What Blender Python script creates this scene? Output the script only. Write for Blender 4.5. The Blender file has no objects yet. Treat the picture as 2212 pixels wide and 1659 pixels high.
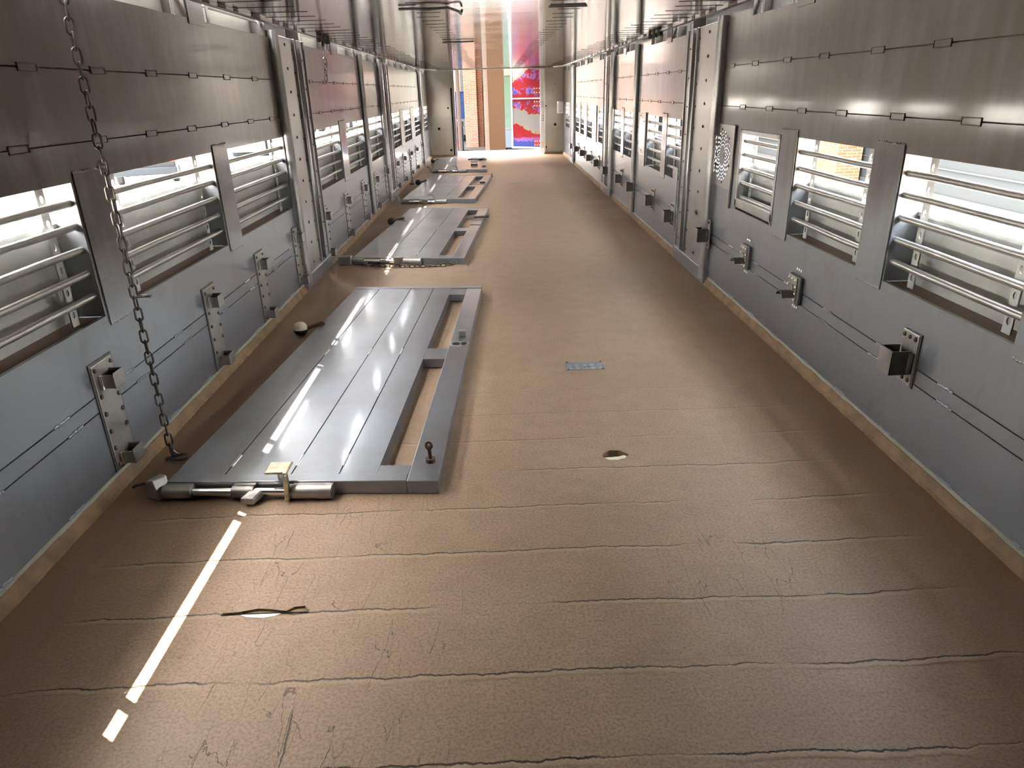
import bpy, bmesh, math, random
from mathutils import Vector, Matrix
random.seed(7)
S = bpy.context.scene
COL = S.collection
PI = math.pi

# ------------------------------------------------------------------ materials
class NT:
    """tiny helper around a material node tree"""
    def __init__(s, name):
        s.m = bpy.data.materials.new(name); s.m.use_nodes = True
        s.t = s.m.node_tree; s.n = s.t.nodes; s.l = s.t.links
        s.b = s.n['Principled BSDF']; s.tc = None
    def link(s, v, inp):
        if hasattr(v, 'is_output'): s.l.new(v, inp)
        else: inp.default_value = v
    def co(s, scale=(1, 1, 1)):
        if s.tc is None:
            g = s.n.new('ShaderNodeNewGeometry'); s.tc = g.outputs['Position']
        mp = s.n.new('ShaderNodeMapping'); mp.inputs['Scale'].default_value = scale
        s.l.new(s.tc, mp.inputs['Vector']); return mp.outputs['Vector']
    def xyz(s):
        s.co(); q = s.n.new('ShaderNodeSeparateXYZ'); s.l.new(s.tc, q.inputs[0]); return q.outputs
    def noise(s, vec, scale=5, detail=4, rough=.55, col=False):
        q = s.n.new('ShaderNodeTexNoise'); s.l.new(vec, q.inputs['Vector'])
        q.inputs['Scale'].default_value = scale; q.inputs['Detail'].default_value = detail
        q.inputs['Roughness'].default_value = rough
        return q.outputs['Color' if col else 'Fac']
    def math(s, op, a, b=0.0, c=0.0, clamp=False):
        q = s.n.new('ShaderNodeMath'); q.operation = op; q.use_clamp = clamp
        for i, v in enumerate((a, b, c)): s.link(v, q.inputs[i])
        return q.outputs[0]
    def ramp(s, v, a, b, lo=0.0, hi=1.0, smooth=True):
        q = s.n.new('ShaderNodeMapRange'); q.interpolation_type = 'SMOOTHSTEP' if smooth else 'LINEAR'
        s.link(v, q.inputs['Value']); q.inputs['From Min'].default_value = a; q.inputs['From Max'].default_value = b
        q.inputs['To Min'].default_value = lo; q.inputs['To Max'].default_value = hi
        return q.outputs[0]
    def mix(s, f, a, b):
        q = s.n.new('ShaderNodeMix'); q.data_type = 'RGBA'
        s.link(f, q.inputs['Factor'])
        for v, i in ((a, 6), (b, 7)):
            s.link(v if hasattr(v, 'is_output') else (*v, 1), q.inputs[i])
        return q.outputs[2]
    def bump(s, h, strength=.3, dist=.01, nrm=None):
        q = s.n.new('ShaderNodeBump'); s.l.new(h, q.inputs['Height'])
        q.inputs['Strength'].default_value = strength; q.inputs['Distance'].default_value = dist
        if nrm is not None: s.l.new(nrm, q.inputs['Normal'])
        return q.outputs['Normal']
    def set(s, **k):
        for a, v in k.items():
            i = s.b.inputs[a.replace('_', ' ')]
            if not hasattr(v, 'is_output') and isinstance(v, tuple) and len(v) == 3: v = (*v, 1)
            s.link(v, i)
        return s.m

def plain(name, col, rough=.5, metal=0.0, var=.12, scale=8, bump=0.0):
    t = NT(name); n = t.noise(t.co(), scale, 5)
    d = tuple(c * (1 - var) for c in col); e = tuple(min(1, c * (1 + var)) for c in col)
    t.set(Base_Color=t.mix(t.ramp(n, .3, .7), d, e), Roughness=t.ramp(n, .2, .8, rough * .85, min(1, rough * 1.15)), Metallic=metal)
    if bump: t.set(Normal=t.bump(t.noise(t.co(), scale * 9, 4), bump, .004))
    return t.m

def mat_wall():
    t = NT('weathered_wall_aluminium'); x, y, z = t.xyz()
    st = t.noise(t.co((1, 9, 1.3)), 1.6, 6, .6)            # vertical streaks
    cl = t.noise(t.co(), 2.3, 6, .62)                      # blotches
    fi = t.noise(t.co((1, 14, 3)), 12, 3, .6); lo = t.noise(t.co(), 2.6, 1.5, .5)
    up = t.ramp(z, .45, 1.0)                              # dried grime above the cleaned kick area
    d = t.math('MULTIPLY_ADD', up, .52, t.math('MULTIPLY_ADD', st, .42, t.math('MULTIPLY', cl, .52)))
    f = t.ramp(d, .45, 1.08)
    col = t.mix(f, (.262, .278, .305), (.108, .090, .071))
    spots = t.ramp(t.noise(t.co((1, 3, 1.6)), 2.2, 7, .72), .53, .70)
    col = t.mix(t.math('MULTIPLY', spots, t.math('MULTIPLY_ADD', up, .35, .22)), col, (.15, .11, .075))
    ro = t.math('MULTIPLY_ADD', f, .05, t.math('MULTIPLY_ADD', fi, .05, .33))
    t.set(Base_Color=col, Metallic=t.ramp(f, 0, 1, .72, .66), Roughness=ro,
          Normal=t.bump(lo, .10, .02), Anisotropic=.6, Anisotropic_Rotation=.25, Coat_Weight=.5, Coat_Roughness=.10, Coat_IOR=1.38)
    tg = t.n.new('ShaderNodeTangent'); tg.direction_type = 'RADIAL'; tg.axis = 'Z'; t.l.new(tg.outputs[0], t.b.inputs['Tangent'])
    return t.m

def mat_gate():
    t = NT('scratched_gate_aluminium')
    a = t.noise(t.co((3, .6, 1)), 14, 5, .65); b = t.noise(t.co(), 3.2, 5, .6)
    col = t.mix(t.ramp(b, .3, .75), (.275, .29, .318), (.225, .224, .23))
    sp = t.ramp(t.noise(t.co((1, .5, 1)), 11, 6, .75), .67, .73)
    col = t.mix(t.math('MULTIPLY', sp, .4), col, (.28, .22, .17))
    t.set(Base_Color=col, Metallic=.66, Roughness=t.math('MULTIPLY_ADD', a, .05, t.math('MULTIPLY_ADD', b, .05, .275)),
          Normal=t.bump(t.noise(t.co(), 2.4, 2, .5), .22, .02), Coat_Weight=.28, Coat_Roughness=.09, Coat_IOR=1.42)
    return t.m

def mat_ceiling():
    t = NT('ribbed_ceiling_aluminium'); x, y, z = t.xyz()
    w = t.n.new('ShaderNodeTexWave'); w.wave_type = 'BANDS'; w.bands_direction = 'Y'; w.wave_profile = 'SIN'
    t.l.new(t.co(), w.inputs['Vector']); w.inputs['Scale'].default_value = 9.0
    w.inputs['Distortion'].default_value = .25; w.inputs['Detail'].default_value = 1
    nl = t.noise(t.co((.25, 22, 1)), 3, 3, .6)
    nb = t.noise(t.co(), 2.0, 4)
    h = t.math('ADD', t.math('MULTIPLY', w.outputs['Fac'], .35), t.math('MULTIPLY', nl, .65))
    line = t.ramp(t.noise(t.co((.15, 30, 1)), 2.2, 2, .5), .60, .68)
    col = t.mix(t.ramp(nb, .3, .7), (.74, .72, .69), (.62, .59, .56))
    col = t.mix(t.math('MULTIPLY', line, .45), col, (.22, .19, .16))
    t.set(Base_Color=col, Metallic=.92, Roughness=t.ramp(nb, .2, .8, .07, .14), Normal=t.bump(h, .12, .003))
    return t.m

def mat_floor():
    t = NT('cracked_brown_floor_coating'); x, y, z = t.xyz()
    big = t.noise(t.co(), 1.4, 6, .6); fine = t.noise(t.co(), 150, 2, .7); mid = t.noise(t.co(), 11, 5, .65)
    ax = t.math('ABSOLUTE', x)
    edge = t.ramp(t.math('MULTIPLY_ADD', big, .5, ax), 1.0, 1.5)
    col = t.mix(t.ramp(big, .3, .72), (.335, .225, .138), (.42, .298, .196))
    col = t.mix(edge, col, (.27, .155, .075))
    col = t.mix(t.ramp(mid, .35, .75, 0, .35), col, (.22, .155, .105))
    col = t.mix(t.ramp(fine, .35, .75, 0, .62), col, (.14, .095, .06))
    # board joints, every 0.2115 m across the trailer, wandering and broken
    wob = t.math('MULTIPLY_ADD', t.noise(t.co((1, .001, 1)), 2.2, 2), .05, t.math('MULTIPLY', t.noise(t.co((1, .4, 1)), 22, 4, .7), .022))
    yy = t.math('ADD', t.math('ADD', y, wob), -.036 - .905 + .10575)
    fr = t.math('MODULO', t.math('ADD', yy, 6.345), .2115)
    sd = t.math('SUBTRACT', fr, .10575)                    # signed distance to the joint
    ds = t.math('ABSOLUTE', sd)
    brk = t.ramp(t.noise(t.co((2.0, 3.2, 1)), 1.35, 3, .6), .36, .52)
    inx = t.ramp(ax, .98, 1.12, 1, 0)
    far = t.ramp(y, 1.5, 3.1, 1, .0)
    m = t.math('MULTIPLY', t.math('MULTIPLY', brk, inx), far)
    crack = t.math('MULTIPLY', t.ramp(ds, .0006, .0034, 1, 0), m)
    lip = t.math('MULTIPLY', t.ramp(t.math('ABSOLUTE', t.math('ADD', sd, .008)), .002, .010, 1, 0), m)
    # short splits running along the trailer where the coating has crazed
    v = t.n.new('ShaderNodeTexVoronoi'); v.feature = 'DISTANCE_TO_EDGE'
    wv = t.n.new('ShaderNodeVectorMath'); wv.operation = 'MULTIPLY_ADD'
    t.l.new(t.noise(t.co(), 14, 4, .7, True), wv.inputs[0]); wv.inputs[1].default_value = (.016, .02, 0)
    t.l.new(t.co((1, .13, 0)), wv.inputs[2]); t.l.new(wv.outputs[0], v.inputs['Vector']); v.inputs['Scale'].default_value = 30
    def blob(cx, cy, sx, sy):
        dx = t.math('DIVIDE', t.math('SUBTRACT', x, cx), sx); dy = t.math('DIVIDE', t.math('SUBTRACT', y, cy), sy)
        r = t.math('ADD', t.math('MULTIPLY', dx, dx), t.math('MULTIPLY', dy, dy)); return t.ramp(r, .35, 1.1, 1, 0)
    reg = t.math('MAXIMUM', blob(-.42, 1.25, .36, .75), t.math('MULTIPLY', blob(.52, 1.42, .25, .2), .9))
    gate = t.ramp(t.noise(t.co((1.6, .8, 1)), 9, 2, .5), .46, .56)
    split = t.math('MULTIPLY', t.ramp(v.outputs['Distance'], .003, .011, 1, 0), t.math('MULTIPLY', t.math('MULTIPLY', reg, gate), t.ramp(big, .34, .48)))
    dark = t.math('MAXIMUM', crack, t.math('MULTIPLY', split, .85))
    col = t.mix(t.math('MULTIPLY', lip, .55), col, (.40, .30, .185))
    col = t.mix(t.math('MULTIPLY', dark, .92), col, (.035, .024, .016))
    h = t.math('ADD', t.math('MULTIPLY', fine, .10), t.math('MULTIPLY', mid, .28))
    h = t.math('ADD', h, t.math('MULTIPLY', lip, .25)); h = t.math('SUBTRACT', h, t.math('MULTIPLY', dark, .8))
    t.set(Base_Color=col, Roughness=t.ramp(big, .3, .7, .46, .58), Specular_IOR_Level=.46, Normal=t.bump(h, .42, .010))
    return t.m

def mat_door_art():
    t = NT('red_blue_painted_panel'); x, y, z = t.xyz()
    n = t.noise(t.co((3.2, 3.2, 3.0)), 2.1, 6, .66); n2 = t.noise(t.co((2.2, 2.2, 2.6)), 3.1, 5, .68); n3 = t.noise(t.co((4, 4, 4)), 1.7, 3, .6)
    col = t.mix(t.ramp(n2, .4, .66, 0, .6), (.165, .013, .017), (.20, .022, .024))
    zz = t.math('MULTIPLY_ADD', t.math('SUBTRACT', n2, .5), .35, z)
    near = lambda c, w: t.ramp(t.math('ABSOLUTE', t.math('SUBTRACT', zz, c)), w*.5, w, 1, 0)
    band = t.math('MAXIMUM', near(1.42, .12), t.math('MAXIMUM', near(1.12, .07), near(.83, .10)))
    lilac = t.math('MULTIPLY', band, t.ramp(n, .47, .53))
    col = t.mix(lilac, col, (.16, .085, .24))
    col = t.mix(t.math('MULTIPLY', band, t.ramp(n, .56, .60)), col, (.045, .045, .17))
    col = t.mix(t.ramp(t.math('MULTIPLY_ADD', t.math('SUBTRACT', n, .5), .30, z), .27, .31, 1, 0), col, (.15, .07, .2))
    col = t.mix(t.ramp(t.math('MULTIPLY_ADD', t.math('SUBTRACT', n, .5), .30, z), .22, .25, 1, 0), col, (.025, .04, .17))
    zc = t.math('MULTIPLY_ADD', t.math('SUBTRACT', n3, .5), .22, z); xs = t.math('MULTIPLY', t.math('ADD', x, -.58), .35)
    pale = t.math('MAXIMUM', t.ramp(t.math('ABSOLUTE', t.math('SUBTRACT', t.math('ADD', zc, xs), .61)), .115, .125, 1, 0), t.ramp(t.math('SUBTRACT', zc, t.math('MULTIPLY', xs, 2.2)), 1.50, 1.515))
    rim = t.math('MAXIMUM', t.ramp(t.math('ABSOLUTE', t.math('SUBTRACT', t.math('ADD', zc, xs), .60)), .15, .165, 1, 0), t.ramp(t.math('SUBTRACT', zc, t.math('MULTIPLY', xs, 2.2)), 1.45, 1.465))
    col = t.mix(rim, col, (.17, .15, .10)); col = t.mix(pale, col, (.15, .148, .145))
    t.set(Base_Color=col, Roughness=.35)
    return t.m

def mat_brick(name, a, b, mortar, axis='x'):
    t = NT(name); x, y, z = t.xyz()
    c = t.n.new('ShaderNodeCombineXYZ'); t.l.new(t.math('ADD', x, y), c.inputs[0]); t.l.new(z, c.inputs[1])
    k = t.n.new('ShaderNodeTexBrick'); t.l.new(c.outputs[0], k.inputs['Vector'])
    k.inputs['Color1'].default_value = (*a, 1); k.inputs['Color2'].default_value = (*b, 1); k.inputs['Mortar'].default_value = (*mortar, 1)
    k.inputs['Scale'].default_value = 1; k.inputs['Brick Width'].default_value = .25; k.inputs['Row Height'].default_value = .075; k.inputs['Mortar Size'].default_value = .008
    t.set(Base_Color=k.outputs['Color'], Roughness=.85, Normal=t.bump(t.math('SUBTRACT', 1.0, k.outputs['Fac']), .4, .006))
    return t.m

def mat_paving():
    t = NT('pale_paving_tiles'); x, y, z = t.xyz()
    k = t.n.new('ShaderNodeTexBrick'); t.l.new(t.co(), k.inputs['Vector'])
    k.inputs['Color1'].default_value = (.68, .65, .57, 1); k.inputs['Color2'].default_value = (.73, .70, .62, 1); k.inputs['Mortar'].default_value = (.44, .40, .34, 1)
    k.inputs['Scale'].default_value = 1; k.inputs['Brick Width'].default_value = .8; k.inputs['Row Height'].default_value = .8; k.inputs['Mortar Size'].default_value = .012; k.offset = 0
    n = t.noise(t.co(), .8, 5)
    t.set(Base_Color=t.mix(t.ramp(n, .3, .7, 0, .3), k.outputs['Color'], (.5, .46, .4)), Roughness=.85)
    return t.m

def mat_tread():
    t = NT('plain_tread_aluminium'); n = t.noise(t.co(), 9, 4)
    t.set(Base_Color=t.mix(t.ramp(n, .3, .7), (.68, .68, .69), (.55, .55, .56)), Metallic=.7, Roughness=.32)
    return t.m

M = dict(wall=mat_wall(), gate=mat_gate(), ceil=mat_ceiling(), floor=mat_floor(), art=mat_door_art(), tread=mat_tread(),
    paving=mat_paving(),
    brick=mat_brick('pink_brick', (.17, .085, .064), (.20, .11, .085), (.22, .185, .16)),
    brick2=mat_brick('orange_brick', (.085, .026, .013), (.10, .036, .018), (.11, .08, .06)),
    alu=plain('bar_aluminium', (.44, .44, .43), .34, .8, .08, 20),
    jamb=plain('vent_aluminium', (.44, .44, .42), .5, .35, .08, 9),
    shutter=plain('shutter_aluminium', (.34, .34, .315), .5, .35, .12, 5, .25),
    post=plain('post_aluminium', (.37, .355, .34), .34, .8, .06, 4),
    plate=plain('dull_plate_steel', (.33, .315, .295), .42, .75, .16, 14),
    dark=plain('dark_plate_steel', (.135, .125, .115), .5, .6, .2, 18),
    rivet=plain('tarnished_rivet', (.12, .085, .06), .45, .6, .3, 40),
    bright=plain('bright_rivet', (.62, .62, .60), .3, .9, .08, 40),
    steel=plain('polished_steel', (.70, .69, .67), .2, .95, .06, 20),
    chain=plain('galvanised_chain', (.12, .105, .088), .42, .8, .25, 60),
    rust=plain('rusty_iron', (.10, .062, .042), .6, .5, .35, 40),
    rubber=plain('black_rubber', (.018, .017, .016), .6, 0, .2, 30),
    cream=plain('cream_rubber', (.62, .55, .40), .6, 0, .1, 30),
    curb=plain('tan_floor_edging', (.22, .14, .075), .8, 0, .22, 14, .5),
    curbtop=plain('pale_sealant', (.31, .31, .235), .7, 0, .12, 14),
    grp=plain('beige_end_panel', (0.385, 0.35, 0.2931), .5, .1, .08, 3),
    hole=plain('hole_black', (.012, .010, .009), .9, 0, .1, 9),
    under=plain('pale_hole_plate', (.80, .74, .58), .8, 0, .06, 20),
    white=plain('white_plastic', (.80, .80, .80), .35, 0, .03, 6),
    frame=plain('door_frame_white', (.72, .72, .72), .35, .4, .05, 6),
    hinge=plain('painted_hinge', (0.217, 0.035, 0.035), .4, .2, .15, 30),
    navy=plain('navy_paint', (.06, .012, .05), .4, 0, .3, 6),
    redp=plain('red_paint', (0.434, 0.021, 0.035), .4, 0, .25, 9),
    wood=plain('orange_brown_wood', (0.0166, 0.0078, 0.0032), .7, 0, .10, 30, .3),
    mauve=plain('mauve_render', (0.0367, 0.0271, 0.0245), .8, 0, .05, 4),
    glass=plain('dark_glazing', (.05, .055, .06), .12, 0, .1, 3),
    blue=plain('blue_vehicle_paint', (0.0081, 0.0182, 0.0546), .3, .1, .1, 3),
    whitep=plain('white_vehicle_paint', (0.0656, 0.0665, 0.0683), .3, 0, .04, 3),
    mint=plain('mint_vehicle_paint', (0.044, 0.0694, 0.0504), .35, 0, .05, 3),
    paleblue=plain('pale_blue_cladding', (0.0577, 0.0694, 0.0778), .5, 0, .05, .6),
    car=plain('grey_car_paint', (0.0079, 0.0089, 0.0102), .25, .5, .06, 3),
    lamp=plain('red_lamp_plastic', (.75, .03, .02), .3, 0, .1, 9),
    bin=plain('grey_container_plastic', (0.0095, 0.011, 0.013), .55, 0, .06, 4),
    green=plain('green_machine_paint', (0.0012, 0.0102, 0.0036), .4, 0, .1, 4),
    yellow=plain('yellow_sign_paint', (0.041, 0.0357, 0.0021), .5, 0, .06, 5),
    tyre=plain('tyre_rubber', (0.0158, 0.0162, 0.018), .75, 0, .2, 20),
    cladding=plain('pale_cladding', (.0115, .0130, .0138), .8, 0, .05, .6),
    clad2=plain('cladding_trim', (.017, .018, .0185), .8, 0, .05, .6),
    patch=plain('grey_patch_aluminium', (.25, .26, .285), .45, .5, .08, 20),
    canopy=plain('shade_canopy_timber', (.20, .13, .08), .8, 0, .1, 6),
    added_dark_ground=plain('dark_ground_grey', (0.07, 0.0675, 0.0625), .9, 0, .15, 1.2),
    asphalt=plain('dark_skirting', (.05, .05, .055), .8, 0, .2, 9),
)

for k in ('wood','mauve','blue','whitep','mint','paleblue','car','lamp','bin','green','yellow','tyre','glass','cladding','clad2','brick','brick2','paving','added_dark_ground','canopy','art','redp','hinge','navy'):
    p_ = M[k].node_tree.nodes['Principled BSDF']; p_.inputs['Specular IOR Level'].default_value = .06
    if k in ('car',): p_.inputs['Metallic'].default_value = 0
# ------------------------------------------------------------------ mesh building
class MB:
    def __init__(s, f=None): s.v = []; s.fc = []; s.mi = []; s.f = f; s.cur = 0
    def add(s, vs, fs):
        o = len(s.v); s.v += [tuple(s.f(*p)) if s.f else tuple(p) for p in vs]
        for q in fs: s.fc.append([o + i for i in q]); s.mi.append(s.cur)
    def box(s, x0, x1, y0, y1, z0, z1):
        if x0 > x1: x0, x1 = x1, x0
        if y0 > y1: y0, y1 = y1, y0
        if z0 > z1: z0, z1 = z1, z0
        s.add([(x0,y0,z0),(x1,y0,z0),(x1,y1,z0),(x0,y1,z0),(x0,y0,z1),(x1,y0,z1),(x1,y1,z1),(x0,y1,z1)],
              [(3,2,1,0),(4,5,6,7),(0,1,5,4),(1,2,6,5),(2,3,7,6),(3,0,4,7)]); return s
    def hexa(s, p): s.add(p, [(3,2,1,0),(4,5,6,7),(0,1,5,4),(1,2,6,5),(2,3,7,6),(3,0,4,7)]); return s
    def tube(s, pts, r, n=12, closed=False, cap=True):
        P = [Vector(p) for p in pts]; N = len(P); rings = []; up = None
        for i in range(N):
            if closed: d = P[(i+1) % N] - P[i-1]
            else: d = P[min(i+1, N-1)] - P[max(i-1, 0)]
            d.normalize()
            if up is None:
                up = Vector((0,0,1)) if abs(d.z) < .9 else Vector((1,0,0))
            a = (up - d * up.dot(d)); a.normalize(); b = d.cross(a); up = a
            rr = r[i] if isinstance(r, (list, tuple)) else r
            rings.append([P[i] + (a * math.cos(2*PI*k/n) + b * math.sin(2*PI*k/n)) * rr for k in range(n)])
        vs = [tuple(q) for R in rings for q in R]; fs = []
        for i in range(N if closed else N-1):
            j = (i+1) % N
            for k in range(n):
                l = (k+1) % n; fs.append((i*n+k, i*n+l, j*n+l, j*n+k))
        if cap and not closed:
            fs.append(tuple(range(n))[::-1]); fs.append(tuple((N-1)*n+k for k in range(n)))
        s.add(vs, fs); return s
    def dome(s, c, axis, r, h, n=10):
        c = Vector(c); ax = Vector(axis).normalized()
        a = Vector((0,0,1)) if abs(ax.z) < .9 else Vector((1,0,0)); a = (a - ax*a.dot(ax)).normalized(); b = ax.cross(a)
        vs = []; 
        for rr, hh in ((1, -.002), (1, .35*h), (.72, .8*h), (.3, h)):
            hz = hh
            vs += [tuple(c + ax*hz + (a*math.cos(2*PI*k/n) + b*math.sin(2*PI*k/n))*r*rr) for k in range(n)]
        fs = [(i*n+k, i*n+(k+1) % n, (i+1)*n+(k+1) % n, (i+1)*n+k) for i in range(3) for k in range(n)] + [tuple(3*n+k for k in range(n))]
        s.add(vs, fs); return s
    def ball(s, c, r, sc=(1,1,1), nu=20, nv=12, z0=-1, z1=1):
        vs = []; fs = []
        t0, t1 = math.asin(z0), math.asin(z1)
        for j in range(nv+1):
            th = t0 + (t1-t0)*j/nv
            for i in range(nu):
                ph = 2*PI*i/nu
                vs.append((c[0]+r*sc[0]*math.cos(th)*math.cos(ph), c[1]+r*sc[1]*math.cos(th)*math.sin(ph), c[2]+r*sc[2]*math.sin(th)))
        for j in range(nv):
            for i in range(nu): fs.append((j*nu+i, j*nu+(i+1) % nu, (j+1)*nu+(i+1) % nu, (j+1)*nu+i))
        s.add(vs, fs); return s
    def pierced(s, P, cells, holes, t):
        """cells: list of outer quads (4 2-d points) with an inset hole polygon; P maps (a,b,depth) to space"""
        for quad, hole in zip(cells, holes):
            n = len(hole)
            per = []
            for k in range(n):                       # outer loop sampled around the quad, matching hole vertex count
                f = 4*k/n; i = int(f); w = f - i
                a, b = quad[i % 4], quad[(i+1) % 4]; per.append((a[0]+(b[0]-a[0])*w, a[1]+(b[1]-a[1])*w))
            vs = [P(a, b, 0) for a, b in per] + [P(a, b, 0) for a, b in hole] + [P(a, b, t) for a, b in per] + [P(a, b, t) for a, b in hole]
            fs = []
            for k in range(n):
                l = (k+1) % n
                fs += [(k, l, n+l, n+k), (2*n+l, 2*n+k, 3*n+k, 3*n+l), (n+k, n+l, 3*n+l, 3*n+k)]
            s.add(vs, fs)
        return s
    def mesh(s, name, mats, smooth=False):
        me = bpy.data.meshes.new(name); me.from_pydata(s.v, [], s.fc); 
        for m in (mats if isinstance(mats, (list, tuple)) else [mats]): me.materials.append(m)
        me.polygons.foreach_set('material_index', s.mi)
        bm = bmesh.new(); bm.from_mesh(me); bmesh.ops.recalc_face_normals(bm, faces=bm.faces); bm.to_mesh(me); bm.free()
        if smooth:
            me.polygons.foreach_set('use_smooth', [True]*len(me.polygons))
            try: me.set_sharp_from_angle(angle=math.radians(40))
            except Exception: pass
        me.update(); return me
    def build(s, name, mats, parent=None, smooth=False, bevel=0.0, loc=None, label=None):
        o = bpy.data.objects.new(name, s.mesh(name, mats, smooth)); COL.objects.link(o)
        if parent is not None: o.parent = parent
        if loc is not None: o.location = loc
        if bevel:
            b = o.modifiers.new('bevel', 'BEVEL'); b.width = bevel; b.segments = 2; b.limit_method = 'ANGLE'; b.angle_limit = .7
        if label: o['label'] = label
        return o

def many(name, mat, parent, pts, axis, r, h, n=10):
    """separate dome-headed fasteners sharing one mesh"""
    me = MB().dome((0,0,0), axis, r, h, n).mesh(name, M[mat], True)
    for p in pts:
        c = bpy.data.objects.new(name, me); COL.objects.link(c); c.parent = parent; c.location = p
def tag(o, label=None, cat=None, group=None, kind=None):
    for k, v in (('label', label), ('category', cat), ('group', group), ('kind', kind)):
        if v: o[k] = v
    return o
def empty(name, loc=(0,0,0), rz=0.0):
    o = bpy.data.objects.new(name, None); COL.objects.link(o); o.location = loc; o.rotation_euler = (0,0,rz)
    o.empty_display_size = .05; return o
def kids(o): return [c for c in COL.objects if c.parent == o]
def copy_tree(o, parent=None):
    c = o.copy(); COL.objects.link(c)
    if parent is not None: c.parent = parent; c.matrix_parent_inverse = o.matrix_parent_inverse
    for ch in [q for q in bpy.data.objects if q.parent == o]: copy_tree(ch, c)
    return c
def ngon(n, cx, cy, rx, ry, ph=0): return [(cx+rx*math.cos(ph+2*PI*k/n), cy+ry*math.sin(ph+2*PI*k/n)) for k in range(n)]

# ------------------------------------------------------------------ dimensions
XW, XO, Y0, Y1 = 1.25, 1.345, -2.6, 13.9       # inner wall, outer skin, front and rear ends
ZB, ZT = .513, .915                            # side openings
VB, VT = 1.434, 1.60                           # upper vents
WIN = {-1: [(1.27,2.115),(2.33,3.20),(3.395,4.30),(5.02,5.865),(6.13,6.965),(7.27,8.08),(8.84,9.66),(10.04,10.88),(11.37,12.23),(12.78,13.62)],
       1: [(1.605,2.238),(2.432,3.062),(3.25,3.79),(4.955,5.45),(5.62,6.17),(6.85,7.30),(7.46,7.92),(8.66,9.13),(9.76,10.28),(10.62,11.05),(11.2,11.74),(12.75,13.4)]}
CHAN = {-1: [(4.76,4.87),(8.50,8.60),(12.52,12.6)], 1: [(4.715,4.80),(8.30,8.39),(12.06,12.14)]}
POST = {-1: [(4.30,5.0),(8.10,8.80),(12.26,12.72)], 1: [(4.17,4.95),(7.93,8.64),(11.8,12.36)]}
FAN = [4.075, 6.42, 9.48]
SHUT = {-1: .80, 1: .737}

def runs(a, b, gaps):
    out = []; c = a
    for g0, g1 in sorted(gaps):
        if g1 <= a or g0 >= b: continue
        if g0 > c: out.append((c, g0))
        c = max(c, g1)
    if c < b: out.append((c, b))
    return out

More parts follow.
